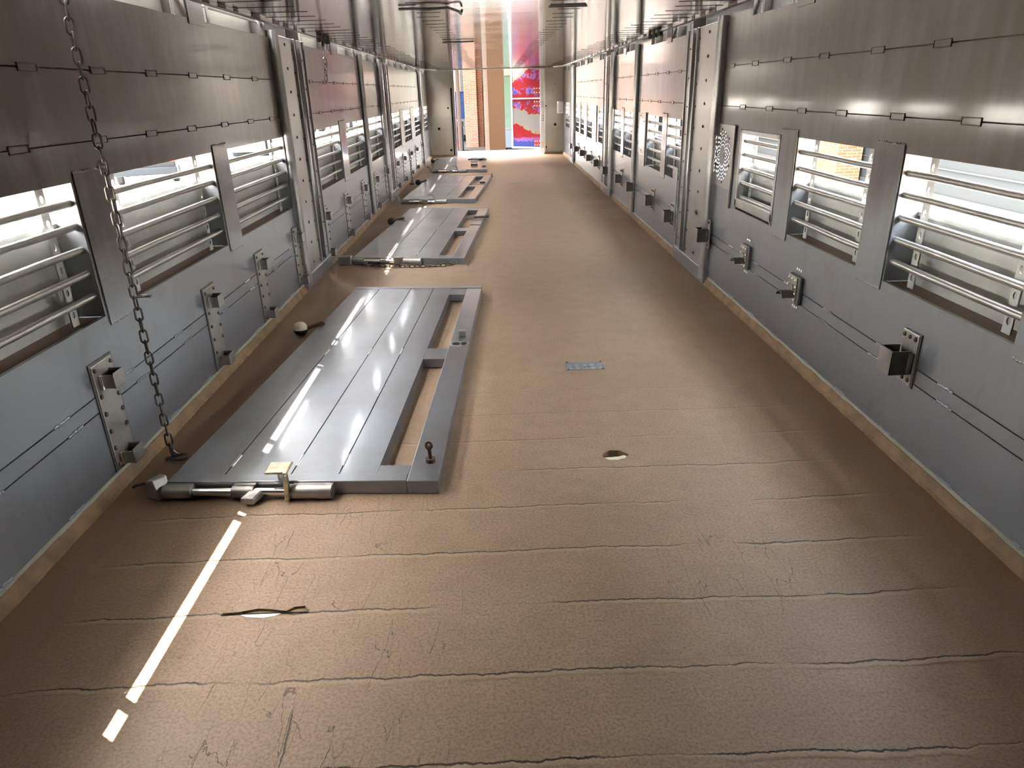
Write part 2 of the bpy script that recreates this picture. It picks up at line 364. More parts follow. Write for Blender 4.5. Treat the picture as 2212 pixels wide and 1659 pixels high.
# ------------------------------------------------------------------ side walls
def side_wall(sg):
    m = MB(); X = lambda d: sg*(XW - d)           # d: distance into the room
    G = .0042
    ch = CHAN[sg]; fan = [(f-.15, f+.15) for f in FAN] if sg > 0 else []
    win = WIN[sg]
    blk = [(a-.02, b+.02) for a, b in POST[sg]]
    bands = [(.0, .09, [], 0), (.09, .2568-G/2, ch, 0), (.2568+G/2, .3065-G/2, ch, 0), (.3065+G/2, ZB, ch, 0), (ZB, .60, ch+win, 1), (.60, ZT-.005, ch+win+fan, 1), (ZT-.005, ZT, ch+win, 1),
             (ZT, 1.0195-G/2, ch, 0), (1.0195+G/2, 1.2185-G/2, ch, 0), (1.2185+G/2, VB, ch, 0), (VB, VT, ch+win+blk, 1), (VT, 1.886, blk, 0)]
    for z0, z1, gaps, deep in bands:
        for a, b in runs(Y0, Y1, gaps):
            m.box(X(0), X(-.012), a, b, z0, z1)
    m.cur = 1
    for zz in (.2568, .3065, 1.0195, 1.2185):  # dark strips added behind the joints to stop light leaking through
        for a, b in runs(Y0, Y1, ch): m.box(X(-.0122), X(-.016), a, b, zz-.012, zz+.012)
    m.cur = 0
    # full depth jambs between the openings
    def jambs(z0, z1, gaps):
        for a, b in runs(Y0, Y1, gaps):
            if b - a > .045: 
                m.box(X(-.012), X(-.09), a, a+.012, z0, z1); m.box(X(-.012), X(-.09), b-.012, b, z0, z1)
    jambs(ZB, ZT, win); jambs(VB, VT, win)
    for a, b in win:
        m.cur = 1; m.box(X(-.012), X(-.094), a, b, ZB-.012, ZB-.002); m.cur = 0; m.box(X(-.012), X(-.06), a, b, ZT+.001, ZT+.011)
        m.box(X(-.012), X(-.02), a, b, VB-.012, VB-.002)
    # stitch welds standing a little proud of the joints
    rnd = random.Random(3+sg)
    m.cur = 1
    for zz, ph, up in ((.2568, .05, 0), (.3065, .0, 0), (1.0195, .12, 1), (1.2185, .3, 1)):
        y = .62 + ph
        while y < 12:
            L = .085 if up else .075
            if not any(a-.1 < y < b+.1 for a, b in POST[sg]):
                if up:
                    for e in (-.011, .008): m.box(X(.0), X(.0025), y, y+L, zz+e, zz+e+.003)
                    for e in (0, L-.003): m.box(X(.0), X(.0025), y+e, y+e+.003, zz-.011, zz+.011)
                    m.cur = 0; m.box(X(0), X(.0012), y, y+L, zz-.008, zz+.008); m.cur = 1
                else:
                    n = 9; m.cur = 0
                    for k in range(n):
                        yy = y + L*k/n; m.ball((X(0), yy, zz+rnd.uniform(-.0015,.0015)), .0062, (.55,1.0,1), 8, 4)
            m.cur = 1
            y += .385 + rnd.uniform(-.03, .03)
    # weld along the foot
    m.cur = 0
    y = .7
    while y < 9:
        for k in range(10): m.ball((X(0), y+.008*k, .048+rnd.uniform(-.002,.002)), .0065, (.6,1,1), 8, 4)
        y += .33
    o = m.build('wall_left' if sg < 0 else 'wall_right', [M['wall'], M['rust']])
    tag(o, kind='structure')
    # outer skin, open above the sliding shutters and above the upper louvres
    k = MB(); XX = lambda d: sg*(XO + d)
    og = [(a-.05, b+.05) for a, b in win]
    fo = [(f-.3, f+.3) for f in FAN] if sg > 0 else []
    for a, b in runs(Y0, Y1, []): k.box(XX(0), XX(.01), a, b, -.1, ZB-.004)
    for a, b in runs(Y0, Y1, og+fo): k.box(XX(0), XX(.01), a, b, ZB-.004, ZT+.01)
    k.box(XX(0), XX(.01), Y0, Y1, ZT+.01, 1.05)
    k.box(XX(0), XX(.01), Y0, Y1, 1.05, 1.63)
    for a, b in runs(Y0, Y1, [(c, d) for c, d in win]): k.box(XX(0), XX(.01), a, b, 1.63, 1.886)
    k.box(XX(.0), XX(.04), Y0, Y1, ZT+.012, ZT+.05)      # unseen ledge added to block sun through the side openings
    q = k.build('skin', M['jamb'], o, label='pale outer skin seen through the side openings')
    # window things
    idx = 0
    for a, b in win:
        idx += 1
        num = idx if sg < 0 else idx + len(WIN[-1])
        w = empty('window_%d' % num, (sg*XW, (a+b)/2, ZB)); tag(w, kind='structure')
        L = (b-a)/2
        for zz in (.578, .648, .720, .790, .856):
            MB().tube([(sg*.020, -L-.004, zz-ZB), (sg*.020, -L*.5, zz-ZB+rnd.uniform(-.002,.002)), (sg*.020, L*.5, zz-ZB+rnd.uniform(-.002,.002)), (sg*.020, L+.004, zz-ZB)], .0105, 12).build('bar', M['alu'], w, True)
        for e in (-L+.09, L-.09):
            cells, holes = [], []
            for j in range(6):
                z0 = ZB-.002+j*.0672; cells.append([(e-.017, z0-ZB), (e+.017, z0-ZB), (e+.017, z0-ZB+.0672), (e-.017, z0-ZB+.0672)])
                holes.append(ngon(12, e, z0-ZB+.034, .0075, .0105, -3*PI/4))
            MB().pierced(lambda p, q, t: (sg*(.040+t), p, q), cells, holes, .004).build('strap', M['jamb'], w)
        sh = MB().box(sg*.082, sg*.088, -L-.02, L+.02, -.004, SHUT[sg]-ZB)
        sh.box(sg*.074, sg*.088, -L-.02, L+.02, SHUT[sg]-ZB-.012, SHUT[sg]-ZB)
        sh.build('shutter', M['shutter'], w)
        # upper louvre
        for e in (-L+.085, L-.085): MB().box(sg*.012, sg*.017, e-.014, e+.014, VB-ZB-.002, VT-ZB).build('divider', M['jamb'], w)
        MB().tube([(sg*.030, -L, 1.505-ZB), (sg*.030, L, 1.505-ZB)], .0085, 10).build('rail', M['alu'], w, True)
    # raised cover strips on the piers between openings
    if sg < 0: piers = [(2.13,2.325),(3.215,3.385),(5.88,6.115),(9.68,10.02),(10.9,11.35)]
    else: piers = [(1.41,1.597),(2.246,2.424),(3.07,3.242),(5.46,5.61),(7.31,7.45),(10.29,10.6),(11.06,11.19)]
    for a, b in piers:
        pm = MB()
        pm.box(X(0), X(.004), a, b, ZB-.03, ZT+.025)
        pm.cur = 1
        n = max(4, int((b-a)/.012))
        for i in range(n):
            for zz in (ZB-.03, ZT+.025):
                pm.ball((X(.001), a+(b-a)*(i+.5)/n, zz+rnd.uniform(-.002,.002)), .006, (.7,1.1,.8), 8, 4)
        pm.cur = 0
        pm.build('pier_cover', [M['wall'], M['plate']], o)
        MB().box(X(0), X(.004), a, b, VB-.02, VT).build('louvre_cover', M['wall'], o)
    return o
WL, WR = side_wall(-1), side_wall(1)

# perforated round vent grilles in the right wall
def fan(yc, label):
    o = empty('vent_grille', (XW, yc, .76)); tag(o, label, 'vent', 'round vent grilles in the right wall')
    P = lambda a, b, t: (t-.003, a, b)
    cells, holes = [], []
    R = [.050, .068, .086, .104, .120, .136]
    for i in range(5):
        n = 20; ph = (i % 2)*PI/n
        for k in range(n):
            a0, a1 = ph+2*PI*k/n, ph+2*PI*(k+1)/n; r0, r1 = R[i], R[i+1]
            p = lambda r, a: (r*math.cos(a), r*math.sin(a))
            cells.append([p(r0,a0), p(r1,a0), p(r1,a1), p(r0,a1)])
            c = ((r0+r1)/2, (a0+a1)/2); hr, ha = (r1-r0)*.27, (a1-a0)*.24
            q = []
            for j in range(8):
                t = -3*PI/4 + 2*PI*j/8; q.append(p(c[0]+hr*math.cos(t), c[1]+ha*math.sin(t)))
            holes.append(q)
    g = MB().pierced(P, cells, holes, .003)
    n = 52
    g.add([P(0,0,0)]+[P(.0505*math.cos(2*PI*k/n), .0505*math.sin(2*PI*k/n), 0) for k in range(n)], [(0, 1+k, 1+(k+1) % n) for k in range(n)])
    g.build('grille', M['wall'], o)
    f = MB().pierced(P, [[(-.155,-.165), (.155,-.165), (.155,.165), (-.155,.165)]], [ngon(48, 0, 0, .134, .134, -3*PI/4)], .003)
    f.build('mount_plate', M['post'], o)
    many('rivet', 'rivet', o, [(-.004, .143*math.cos(a*PI/3+.3), .143*math.sin(a*PI/3+.3)) for a in range(6)], (-1,0,0), .006, .004)
    e = MB().box(-.002, -.012, -.205, -.170, -.26, .17).build('edge_strip', M['post'], o, bevel=.004)
fan(FAN[0], 'round perforated vent grille on right wall beside the small framed opening')
fan(FAN[1], 'round perforated vent grille on right wall just beyond the first wide post')
fan(FAN[2], 'round perforated vent grille on right wall beyond the second wide post')
# framed hatch insert inside the small opening next to the first grille
fr = MB()
for a, b, c, d in ((3.25,3.275,ZB+.0,ZT), (3.765,3.79,ZB,ZT), (3.25,3.79,ZT-.022,ZT), (3.25,3.79,ZB+.012,ZB+.058)): fr.box(XW-.006, XW+.03, a, b, c, d)
tag(fr.build('opening_frame', M['alu'], bevel=.004), 'bright aluminium frame lining the small barred opening next to the grille', 'frame')

# ------------------------------------------------------------------ wall posts
def wide_post(sg, a, b, label):
    o = empty('wall_post', (sg*XW, a, 0)); tag(o, label, 'post', 'wide riveted wall posts')
    c0, c1 = [c for c in CHAN[sg] if a < c[0] < b][0]
    W = b-a; X = lambda d: -sg*d
    f = lambda v: v-a
    t = MB().tube([(X(.012), .045, .03), (X(.012), .045, 1.47)], .034, 16); t.build('tube', M['post'], o, True)
    MB().box(X(-.0), X(.006), .075, .105, .03, 1.46).build('gasket', M['rubber'], o)
    p1 = c0-.02-a; mid = .125+(p1-.125)*.42
    MB().box(X(0), X(.016), .11, mid-.003, .05, 1.452).build('cover_plate', M['post'], o, bevel=.003)
    MB().box(X(0), X(.011), mid+.003, p1, .05, 1.452).build('cover_plate', M['post'], o, bevel=.003)
    MB().box(X(0), X(.004), mid-.003, mid+.003, .05, 1.452).build('joint', M['hole'], o)
    Z = [.09+k*.128 for k in range(11)]
    many('rivet', 'rivet', o, [(X(.016), .125, z) for z in Z]+[(X(.011), p1-.018, z+.02) for z in Z], (X(1),0,0), .006, .005)
    many('joint_bolt', 'rivet', o, [(X(.016), mid-.002, z+.04) for z in Z], (X(1),0,0), .0085, .006)
    # telescoping rail: perforated strip set back in the channel
    cells, holes = [], []
    n = 34; hh = 1.36/n; yc = (c0+c1)/2-a
    for k in range(n):
        z0 = .09+k*hh; cells.append([(yc-.02, z0), (yc+.02, z0), (yc+.02, z0+hh), (yc-.02, z0+hh)]); holes.append(ngon(12, yc, z0+hh/2, .009, .014, -3*PI/4))
    MB().pierced(lambda p, q, tt: (sg*(.02+tt), p, q), cells, holes, .004).build('slotted_rail', M['post'], o)
    MB().box(X(-.07), X(-.074), c0-a-.02, c1-a+.02, .06, 1.46).build('channel_back', M['rubber'], o)
    s = MB().box(X(.0), X(.024), c0-a-.014, c0-a, .09, 1.45)
    s.build('channel_lip', M['post'], o, bevel=.002)
    MB().box(X(.0), X(.024), c1-a, c1-a+.010, .09, 1.45).build('channel_lip', M['post'], o, bevel=.002)
    MB().box(X(0), X(.010), c1-a+.014, W, .05, 1.452).build('angle_strip', M['post'], o, bevel=.003)
    MB().box(X(0), X(.020), W-.010, W, .05, 1.452).build('angle_strip', M['post'], o, bevel=.002)
    many('rivet', 'rivet', o, [(X(.010), (c1-a+W)/2+.01, .15+k*.17) for k in range(8)], (X(1),0,0), .006, .005)
    MB().box(X(0), X(.03), .0, W, 0.0, .088).build('kick_plate', M['wall'], o, bevel=.004)
for sg, side in ((-1, 'left'), (1, 'right')):
    for (a, b), q in zip(POST[sg], ('nearest the camera', 'halfway down the trailer', 'closest to the rear end panel')):
        wide_post(sg, a, b, 'wide riveted aluminium post on the %s wall, %s' % (side, q))
def thin_post(sg, a, label):
    o = empty('wall_post', (sg*XW, a, 0)); tag(o, label, 'post')
    X = lambda d: -sg*d
    MB().tube([(X(.008), .045, .04), (X(.008), .045, 1.47)], .028, 14).build('tube', M['post'], o, True)
    MB().box(X(0), X(.006), .076, .098, .05, 1.46).build('gasket', M['rubber'], o)
    MB().box(X(0), X(.012), .10, .16, .05, 1.46).build('angle_strip', M['post'], o, bevel=.003)
    MB().box(X(0), X(.005), -.012, .012, .05, 1.46).build('gasket', M['rubber'], o)
thin_post(-1, 6.99, 'narrow rounded post on the left wall between two barred openings')
thin_post(1, 6.63, 'narrow rounded post on the right wall beside a round grille')

# ------------------------------------------------------------------ floor
fl = MB(); hx, hy, rx, ry = .344, 2.043, .043, .031
cx0, cx1, cy0, cy1 = hx-.09, hx+.09, hy-.06, hy+.06
for a, b, c, d in ((-1.345, cx0, Y0, Y1), (cx1, 1.345, Y0, Y1), (cx0, cx1, Y0, cy0), (cx0, cx1, cy1, Y1)): fl.box(a, b, c, d, -.03, 0)
rr = random.Random(5)
hol = [(hx+rx*math.cos(t)*(1+rr.uniform(-.08,.08)), hy+ry*math.sin(t)*(1+rr.uniform(-.12,.12))) for t in [-3*PI/4+2*PI*k/28 for k in range(28)]]
fl.pierced(lambda a, b, t: (a, b, -t), [[(cx0,cy0),(cx1,cy0),(cx1,cy1),(cx0,cy1)]], [hol], .03)
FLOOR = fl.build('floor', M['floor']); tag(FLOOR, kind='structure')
h = MB().box(cx0, cx1, cy0, cy1, -.05, -.031); h.build('hole_lining', M['hole'], FLOOR)
h = MB(); pts = [(hx-.034, hy-.020), (hx+.0, hy-.024), (hx+.036, hy-.018), (hx+.042, hy-.004), (hx+.03, hy+.006), (hx+.012, hy-.002), (hx-.01, hy-.004), (hx-.036, hy-.006)]
h.add([(a, b-.004, -.028) for a, b in pts]+[(a, b-.004, -.0025) for a, b in pts], [tuple(range(8))[::-1], tuple(range(8, 16))]+[(k, (k+1) % 8, 8+(k+1) % 8, 8+k) for k in range(8)])
h.build('bright_hole_plate', M['under'], FLOOR, label='cream plate standing in for sunlit ground under the floor hole')  # pale colour stands in for bright sunlit ground below the hole
# a lifted strip of coating with bare metal and a dark slit below it
s = MB(); s.box(-.705, -.50, 1.326, 1.3295, .0004, .0016); s.build('slit', M['hole'], FLOOR)
s = MB(); q = [(-.665,1.3262),(-.64,1.317),(-.60,1.313),(-.575,1.319),(-.56,1.3265)]
s.add([(a, b, .0005) for a, b in q]+[(a, b, .0012) for a, b in q], [tuple(range(5))[::-1], tuple(range(5,10))]+[(k, (k+1) % 5, 5+(k+1) % 5, 5+k) for k in range(5)])
s.build('bare_metal_patch', M['steel'], FLOOR, label='bare metal showing beside the slit')
s = MB(); q = [(-.70,1.3300),(-.66,1.333),(-.62,1.343),(-.585,1.338),(-.55,1.331),(-.535,1.345),(-.51,1.347),(-.50,1.332)]
for k in range(len(q)-1): s.hexa([(q[k][0],q[k][1]-.003,.0), (q[k+1][0],q[k+1][1]-.003,.0), (q[k+1][0],q[k+1][1]+.006,.0), (q[k][0],q[k][1]+.006,.0), (q[k][0],q[k][1]-.003,.006), (q[k+1][0],q[k+1][1]-.003,.006), (q[k+1][0],q[k+1][1]+.006,.001), (q[k][0],q[k][1]+.006,.001)])
s.build('lifted_edge', M['floor'], FLOOR)
# edging strips
for sg, nm in ((-1, 'baseboard_left'), (1, 'baseboard_right')):
    m = MB(); rr = random.Random(9+sg); N = 330; prof = []
    ys = [Y0+(Y1-Y0)*i/N for i in range(N+1)]
    for y in ys:
        e = rr.uniform(-.0025, .0025); g = rr.uniform(-.002, .002)
        prof.append([(sg*(1.222+e), y, -.002), (sg*(1.232+e), y, .008+g), (sg*(1.244+e*.5), y, .034+g), (sg*1.2505, y, .036+g)])
    m.add([p for r in prof for p in r], [(i*4+k, i*4+k+1, (i+1)*4+k+1, (i+1)*4+k) for i in range(N) for k in range(3)])
    m.cur = 1
    m.hexa([(sg*1.2455,Y0,.028),(sg*1.252,Y0,.028),(sg*1.252,Y1,.028),(sg*1.2455,Y1,.028),(sg*1.248,Y0,.047),(sg*1.252,Y0,.047),(sg*1.252,Y1,.047),(sg*1.248,Y1,.047)])
    tag(m.build(nm, [M['curb'], M['curbtop']]), kind='structure')

# small checker plate patch let into the floor
def tread(m, x0, x1, y0, y1, z, s, h=.0014):
    ny = int((y1-y0)/s); nx = int((x1-x0)/s)
    for i in range(nx):
        for j in range(ny):
            cx, cy = x0+(i+.5)*s, y0+(j+.5)*s; d = 1 if (i+j) % 2 else -1
            for k in (-1, 0, 1):
                a = PI/4*d; ux, uy = math.cos(a), math.sin(a); nx_, ny_ = -uy, ux
                ox, oy = cx+nx_*k*s*.24, cy+ny_*k*s*.24; L = s*.40; w = s*.055
                P = [(ox+ux*L, oy+uy*L), (ox+nx_*w, oy+ny_*w), (ox-ux*L, oy-uy*L), (ox-nx_*w, oy-ny_*w)]
                m.add([(p[0], p[1], z) for p in P]+[(p[0]*.9+ox*.1, p[1]*.9+oy*.1, z+h) for p in P], [(4,5,6,7)]+[(q, (q+1) % 4, 4+(q+1) % 4, 4+q) for q in range(4)])
cp = empty('checker_plate', (.341, 2.863, 0)); tag(cp, 'small bright checker plate patch let into the brown floor', 'plate')
MB().box(-.085, .085, -.05, .05, 0, .002).build('sheet', M['patch'], cp)
m = MB(); tread(m, -.084, .084, -.049, .049, .002, .033, .002); m.build('tread_pattern', M['bright'], cp)
many('screw', 'rivet', cp, [(a, b, .002) for a in (-.075, .075) for b in (-.042, .042)], (0,0,1), .005, .003)
# a far repair strip
tag(MB().box(.15, .31, 9.55, 9.66, .0, .003).build('repair_strip', M['curbtop']), 'short pale repair strip on the floor beyond the second gate', 'patch')

# ------------------------------------------------------------------ ceiling deck
cm = MB(); XD = 1.20
cm.box(-XD, XD, Y0, 13.55, 1.5, 1.53)
cm.cur = 1
rr = random.Random(2); y = 3.1
while y < 13.3:
    for x0, x1 in ((-.405, -.285), (.315, .43)):
        e = rr.uniform(-.012, .012); cm.box(x0+e, x1+e, y-.0018, y+.0018, 1.4985, 1.5005)
    for sg in (-1, 1):
        e = rr.uniform(0, .05); cm.box(sg*(1.16), sg*(.93-e), y+.02, y+.0232, 1.4985, 1.5005)
    y += .2175
CEIL = cm.build('ceiling', [M['ceil'], M['rust']]); tag(CEIL, kind='structure')
for sg, nm in ((-1, 'trim_1'), (1, 'trim_2')):
    m = MB(); m.box(sg*1.175, sg*1.207, Y0, 13.2, 1.488, 1.4995); m.box(sg*1.2005, sg*1.207, Y0, 13.2, 1.4995, 1.545)
    rr = random.Random(4)
    m.cur = 1
    y = 3.2
    while y < 13: 
        m.box(sg*1.172, sg*1.1755, y, y+rr.uniform(.05,.14), 1.4885, 1.4985); y += rr.uniform(.15,.4)
    tag(m.build(nm, [M['post'], M['rust']]), kind='structure')
m = MB(); m.box(-1.04, 1.04, 13.52, 13.57, 1.487, 1.4995); m.hexa([(-1.2,12.9,1.488),(-1.17,12.9,1.488),(-1.02,13.57,1.488),(-1.05,13.57,1.488),(-1.2,12.9,1.4995),(-1.17,12.9,1.4995),(-1.02,13.57,1.4995),(-1.05,13.57,1.4995)])
m.hexa([(1.17,12.9,1.488),(1.2,12.9,1.488),(1.05,13.57,1.488),(1.02,13.57,1.488),(1.17,12.9,1.4995),(1.2,12.9,1.4995),(1.05,13.57,1.4995),(1.02,13.57,1.4995)])
m.box(.62, 1.03, 13.50, 13.56, 1.474, 1.4875)
tag(m.build('trim_3', M['curbtop']), kind='structure')
m = MB(); m.box(-1.36, 1.36, Y0, Y1+.05, 1.8865, 1.915); tag(m.build('trim_4', M['shutter']), kind='structure')
# latch rods under the deck
def rod(name, pts, r, label, cat='rod', m='dark'):
    return MB().tube(pts, r, 10).build(name, M[m], CEIL, True, label=label)
rod('latch_rod', [(-.45,3.69,1.4915),(-.38,3.68,1.491),(-.32,3.67,1.485),(-.22,3.66,1.490),(-.175,3.70,1.478),(-.165,3.78,1.474),(-.16,3.80,1.4915)], .006, 'dark hooked latch rod lying under the ceiling left of the middle')
rod('latch_ring', [(.255,3.66,1.488),(.42,3.66,1.489),(.43,3.685,1.485),(.27,3.70,1.486),(.253,3.68,1.484)], .0055, 'dark loop latch under the ceiling right of the middle', 'latch')
rod('latch_bar', [(-.41,6.1,1.490),(-.25,6.085,1.490),(-.165,6.07,1.4915)], .006, 'short dark latch bar under the ceiling further back', 'rod')

# dark stops hung below the deck edge, and cavities above posts
for sg, ys, side in ((-1, (5.25,5.36,5.47), 'left'), (1, (5.55,5.7,5.85), 'right')):
    for y, q in zip(ys, ('nearest', 'middle', 'furthest')):
        MB().tube([(sg*1.18, y, 1.4985), (sg*1.18, y, 1.462)], .022, 14).build('rubber_buffer', M['rubber'], CEIL, True)

# ------------------------------------------------------------------ end panels and back wall
def pierce_panel(x0, x1, zt, holes, y0, th):
    """panel in the xz plane with round holes; built in horizontal bands"""
    m = MB(); zs = sorted(holes, key=lambda h: h[1]); z = 0.0
    for hx_, hz, r in zs:
        a, b = hz-r*1.6, hz+r*1.6
        m.box(x0, x1, y0, y0+th, z, a); l, rr_ = hx_-r*1.6, hx_+r*1.6
        m.box(x0, l, y0, y0+th, a, b); m.box(rr_, x1, y0, y0+th, a, b)
        m.pierced(lambda p, q, t: (p, y0+t, q), [[(l,a),(rr_,a),(rr_,b),(l,b)]], [ngon(20, hx_, hz, r, r, -3*PI/4)], th); z = b
    m.box(x0, x1, y0, y0+th, z, zt); return m
e = pierce_panel(-1.345, -.83, 1.8865, [(-1.075,.505,.024), (-.87,.118,.022), (-.885,.86,.018)], Y1, .05); o = e.build('wall_rear', M['grp']); tag(o, kind='structure')
MB().box(-1.34, -.80, Y1+.051, Y1+.06, .02, 1.2).build('hole_backing', M['hole'], o)
e = pierce_panel(.89, 1.345, 1.8865, [(1.10,.525,.024), (.925,.128,.018), (1.10,1.22,.010), (.93,.85,.014)], Y1, .05); o = e.build('wall_rear_right', M['grp']); tag(o, kind='structure')
MB().box(.89, 1.34, Y1+.051, Y1+.06, .02, 1.4).build('hole_backing', M['hole'], o)
for x0, x1, nm in ((-1.25, -.83, 'baseboard_rear'), (.89, 1.25, 'baseboard_rear_right')):
    tag(MB().hexa([(x0,Y1-.028,0),(x1,Y1-.028,0),(x1,Y1,0),(x0,Y1,0),(x0,Y1-.012,.04),(x1,Y1-.012,.04),(x1,Y1,.04),(x0,Y1,.04)]).build(nm, M['curb']), kind='structure')
# door jambs
for sg, nm, x0, x1 in ((-1, 'door_1', -.845, -.755), (1, 'door_2', .825, .915)):
    m = MB(); m.box(x0, x1, Y1+.06, Y1+.11, 0, 1.86)
    m.box(*( (x0, x0+.012) if sg < 0 else (x1-.012, x1)), Y1-.01, Y1+.10, 0, 1.86)
    o = m.build(nm, M['frame' if sg > 0 else 'post']); tag(o, kind='structure')
    many('bolt', 'rivet', o, [(x0+dx, Y1+.06, z) for z in (.12,.16,.20,.60,.64,.68,.84,.88,.92) for dx in (.03, .06)], (0,-1,0), .008, .006)
tag(MB().box(-1.345, 1.345, Y1-.001, Y1+.3, 1.56, 1.8865).build('trim_5', M['grp']), kind='structure')
m = MB()
for a, b, e, f_ in ((-1.345,1.345,-.03,1.8865),): m.box(a, b, Y0-.05, Y0, e, f_)
tag(m.build('wall_back', M['wall']), kind='structure')
# platform beyond the door
pl = empty('tail_platform', (0, Y1+.0, 0)); tag(pl, 'bright checker plate platform lying level beyond the rear doorway', 'platform')
MB().box(-.95, 1.0, .0, 1.25, -.04, -.002).build('deck', M['tread'], pl)
m = MB(); tread(m, -.94, .98, .02, 1.24, -.002, .075, .003); m.build('tread_pattern', M['alu'], pl)
MB().box(-.95, 1.0, 1.25, 1.29, -.09, .0).build('edge_rail', M['post'], pl, bevel=.004)
# white box on the right end panel
wb = empty('wall_box', (1.19, Y1, .72)); tag(wb, 'white rounded wall box on the right beige end panel', 'box')
MB().box(-.055, .058, -.105, -.003, .0, .205).build('body', M['white'], wb, bevel=.018)
MB().box(-.062, .06, -.012, 0, -.006, .212).build('back_plate', M['frame'], wb, bevel=.003)
MB().box(-.03, .033, -.109, -.1045, .02, .06).build('window_slot', M['frame'], wb)

# rear doors swung outward
def rear_door(name, hinge, ang, W, label, mats, fm='frame'):
    o = empty(name, hinge, ang); tag(o, label, 'door')
    H = 1.62
    MB().box(.03, W-.03, -.014, .014, .03, H).build('panel', mats, o)
    m = MB()
    m.box(0, .03, -.022, .022, 0, H); m.box(W-.03, W, -.022, .022, 0, H); m.box(0, W, -.022, .022, 0, .03); m.box(0, W, -.022, .022, .885, .905)
    m.build('frame', M[fm], o)
    return o
# right leaf: hinge at right jamb, leaf runs back and to the left
dr = rear_door('rear_door', (.885, Y1+.15, .09), PI-math.radians(31), .68, 'red and blue painted rear door leaf standing open at the right', M['art'])
for z in (.10, .80, 1.03):
    p = MB().box(.05, .19, -.020, -.0145, z-.055, z+.055)
    hp = p.build('hinge_plate', M['hinge'], dr, bevel=.003)
    hp2 = MB().box(.05, .19, .0145, .020, z-.055, z+.055).build('hinge_plate', M['hinge'], dr, bevel=.003)
    for s_, pr in ((-1, hp), (1, hp2)):
        many('bolt', 'frame', pr, [(a, s_*.020, z+b) for a in (.07, .12, .17) for b in (-.035, .035)], (0,s_,0), .008, .006)
    MB().box(-.03, .03, -.03, .03, z-.045, z+.045).build('hinge_block', M['dark'], dr, bevel=.006)
dl = rear_door('rear_door', (-.795, Y1+.16, .035), math.radians(91.5), .80, 'red rear door leaf seen edge-on at the left of the doorway', M['redp'], 'redp')
MB().box(.03, .77, -.0185, -.0145, .05, 1.58).build('dark_band', M['navy'], dl)
MB().box(.0, .80, -.024, .024, 1.60, 1.63).build('top_rail', M['redp'], dl)

# ------------------------------------------------------------------ wall brackets, left
def left_plate_proto():
    o = empty('keeper_plate', (-XW, 0, 0))
    m = MB(); m.box(0, .007, -.06, .06, .052, .402); m.build('back_plate', M['plate'], o, bevel=.004)
    MB().box(-.001, .0035, -.066, .066, .048, .408).build('backing_strip', M['dark'], o)
    r0 = None
    pos = [(-.046,.385),(.046,.385)]+[(-.046, .30-.058*k) for k in range(5)]+[(.046, .275-.052*k) for k in range(3)]
    for a, b in pos:
        if r0 is None: r0 = MB().dome((.007, 0, 0), (1,0,0), .0075, .006).build('rivet', M['rivet'], o, True); c = r0
        else: c = r0.copy(); COL.objects.link(c); c.parent = o
        c.location = (0, a, b)
    # open-topped keeper pockets
    for z0, z1, nm in ((.318, .368, 'keeper'), (.060, .108, 'keeper')):
        k = MB(); k.box(.045, .050, -.028, .030, z0, z1); k.box(.006, .05, .026, .031, z0, z1); k.box(.006, .05, -.031, -.026, z0+.004, z1-.004)
        k.build(nm, M['plate'], o, bevel=.0015)
        MB().box(.0075, .045, -.026, .026, z0+.001, z0+.006).build('keeper_floor', M['hole'], o)
        MB().tube([(.012,-.034,z0+.002),(.014,-.035,z1-.004)], .005, 8).build('weld_bead', M['steel'], o, True)
    return o
LY = [(2.018,'beside the hanging chain'),(2.885,'second from the camera'),(3.565,'third from the camera'),(4.265,'against the near side of the first wide post'),
      (5.06,'just past the first wide post'),(5.83,'second past the first wide post'),(6.62,'third past the first wide post'),(7.32,'just past the narrow post'),(8.05,'against the near side of the second wide post'),
      (8.95,'just past the second wide post'),(9.68,'second past the second wide post'),(10.47,'third past the second wide post'),(11.25,'fourth past the second wide post'),(12.18,'last one before the rear post')]
p0 = left_plate_proto()
for i, (y, q) in enumerate(LY):
    o = p0 if i == 0 else copy_tree(p0)
    o.location = (-XW, y, 0); tag(o, 'grey riveted keeper plate on left wall, ' + q, 'plate', 'keeper plates along the left wall')

# ------------------------------------------------------------------ wall brackets, right
def right_box_proto():
    o = empty('gate_bracket', (XW, 0, 0))
    m = MB(); m.box(-.008, 0, -.045, .045, .242, .412); m.build('back_plate', M['plate'], o, bevel=.006)
    MB().box(-.004, .001, -.050, -.044, .240, .414).build('plate_edge', M['dark'], o)
    r0 = None
    for b in (.395, .262):
        for a in (-.03, 0, .03):
            if r0 is None: r0 = MB().dome((-.008, 0, 0), (-1,0,0), .0075, .006).build('rivet', M['rivet'], o, True); c = r0
            else: c = r0.copy(); COL.objects.link(c); c.parent = o
            c.location = (0, a, b)
    k = MB(); k.box(-.072, -.012, -.032, -.028, .280, .358); k.box(-.072, -.068, -.032, .038, .280, .358); k.box(-.072, -.012, .034, .038, .280, .358)
    k.build('pocket', M['dark'], o, bevel=.001)
    MB().box(-.0745, -.0725, -.032, .038, .280, .358).build('pocket_face', M['plate'], o)
    MB().box(-.068, -.012, -.028, .034, .281, .284).build('pocket_floor', M['hole'], o)
    MB().tube([(-.014,-.034,.285),(-.014,-.035,.352)], .008, 8).build('hinge_pin', M['dark'], o, True)
    return o
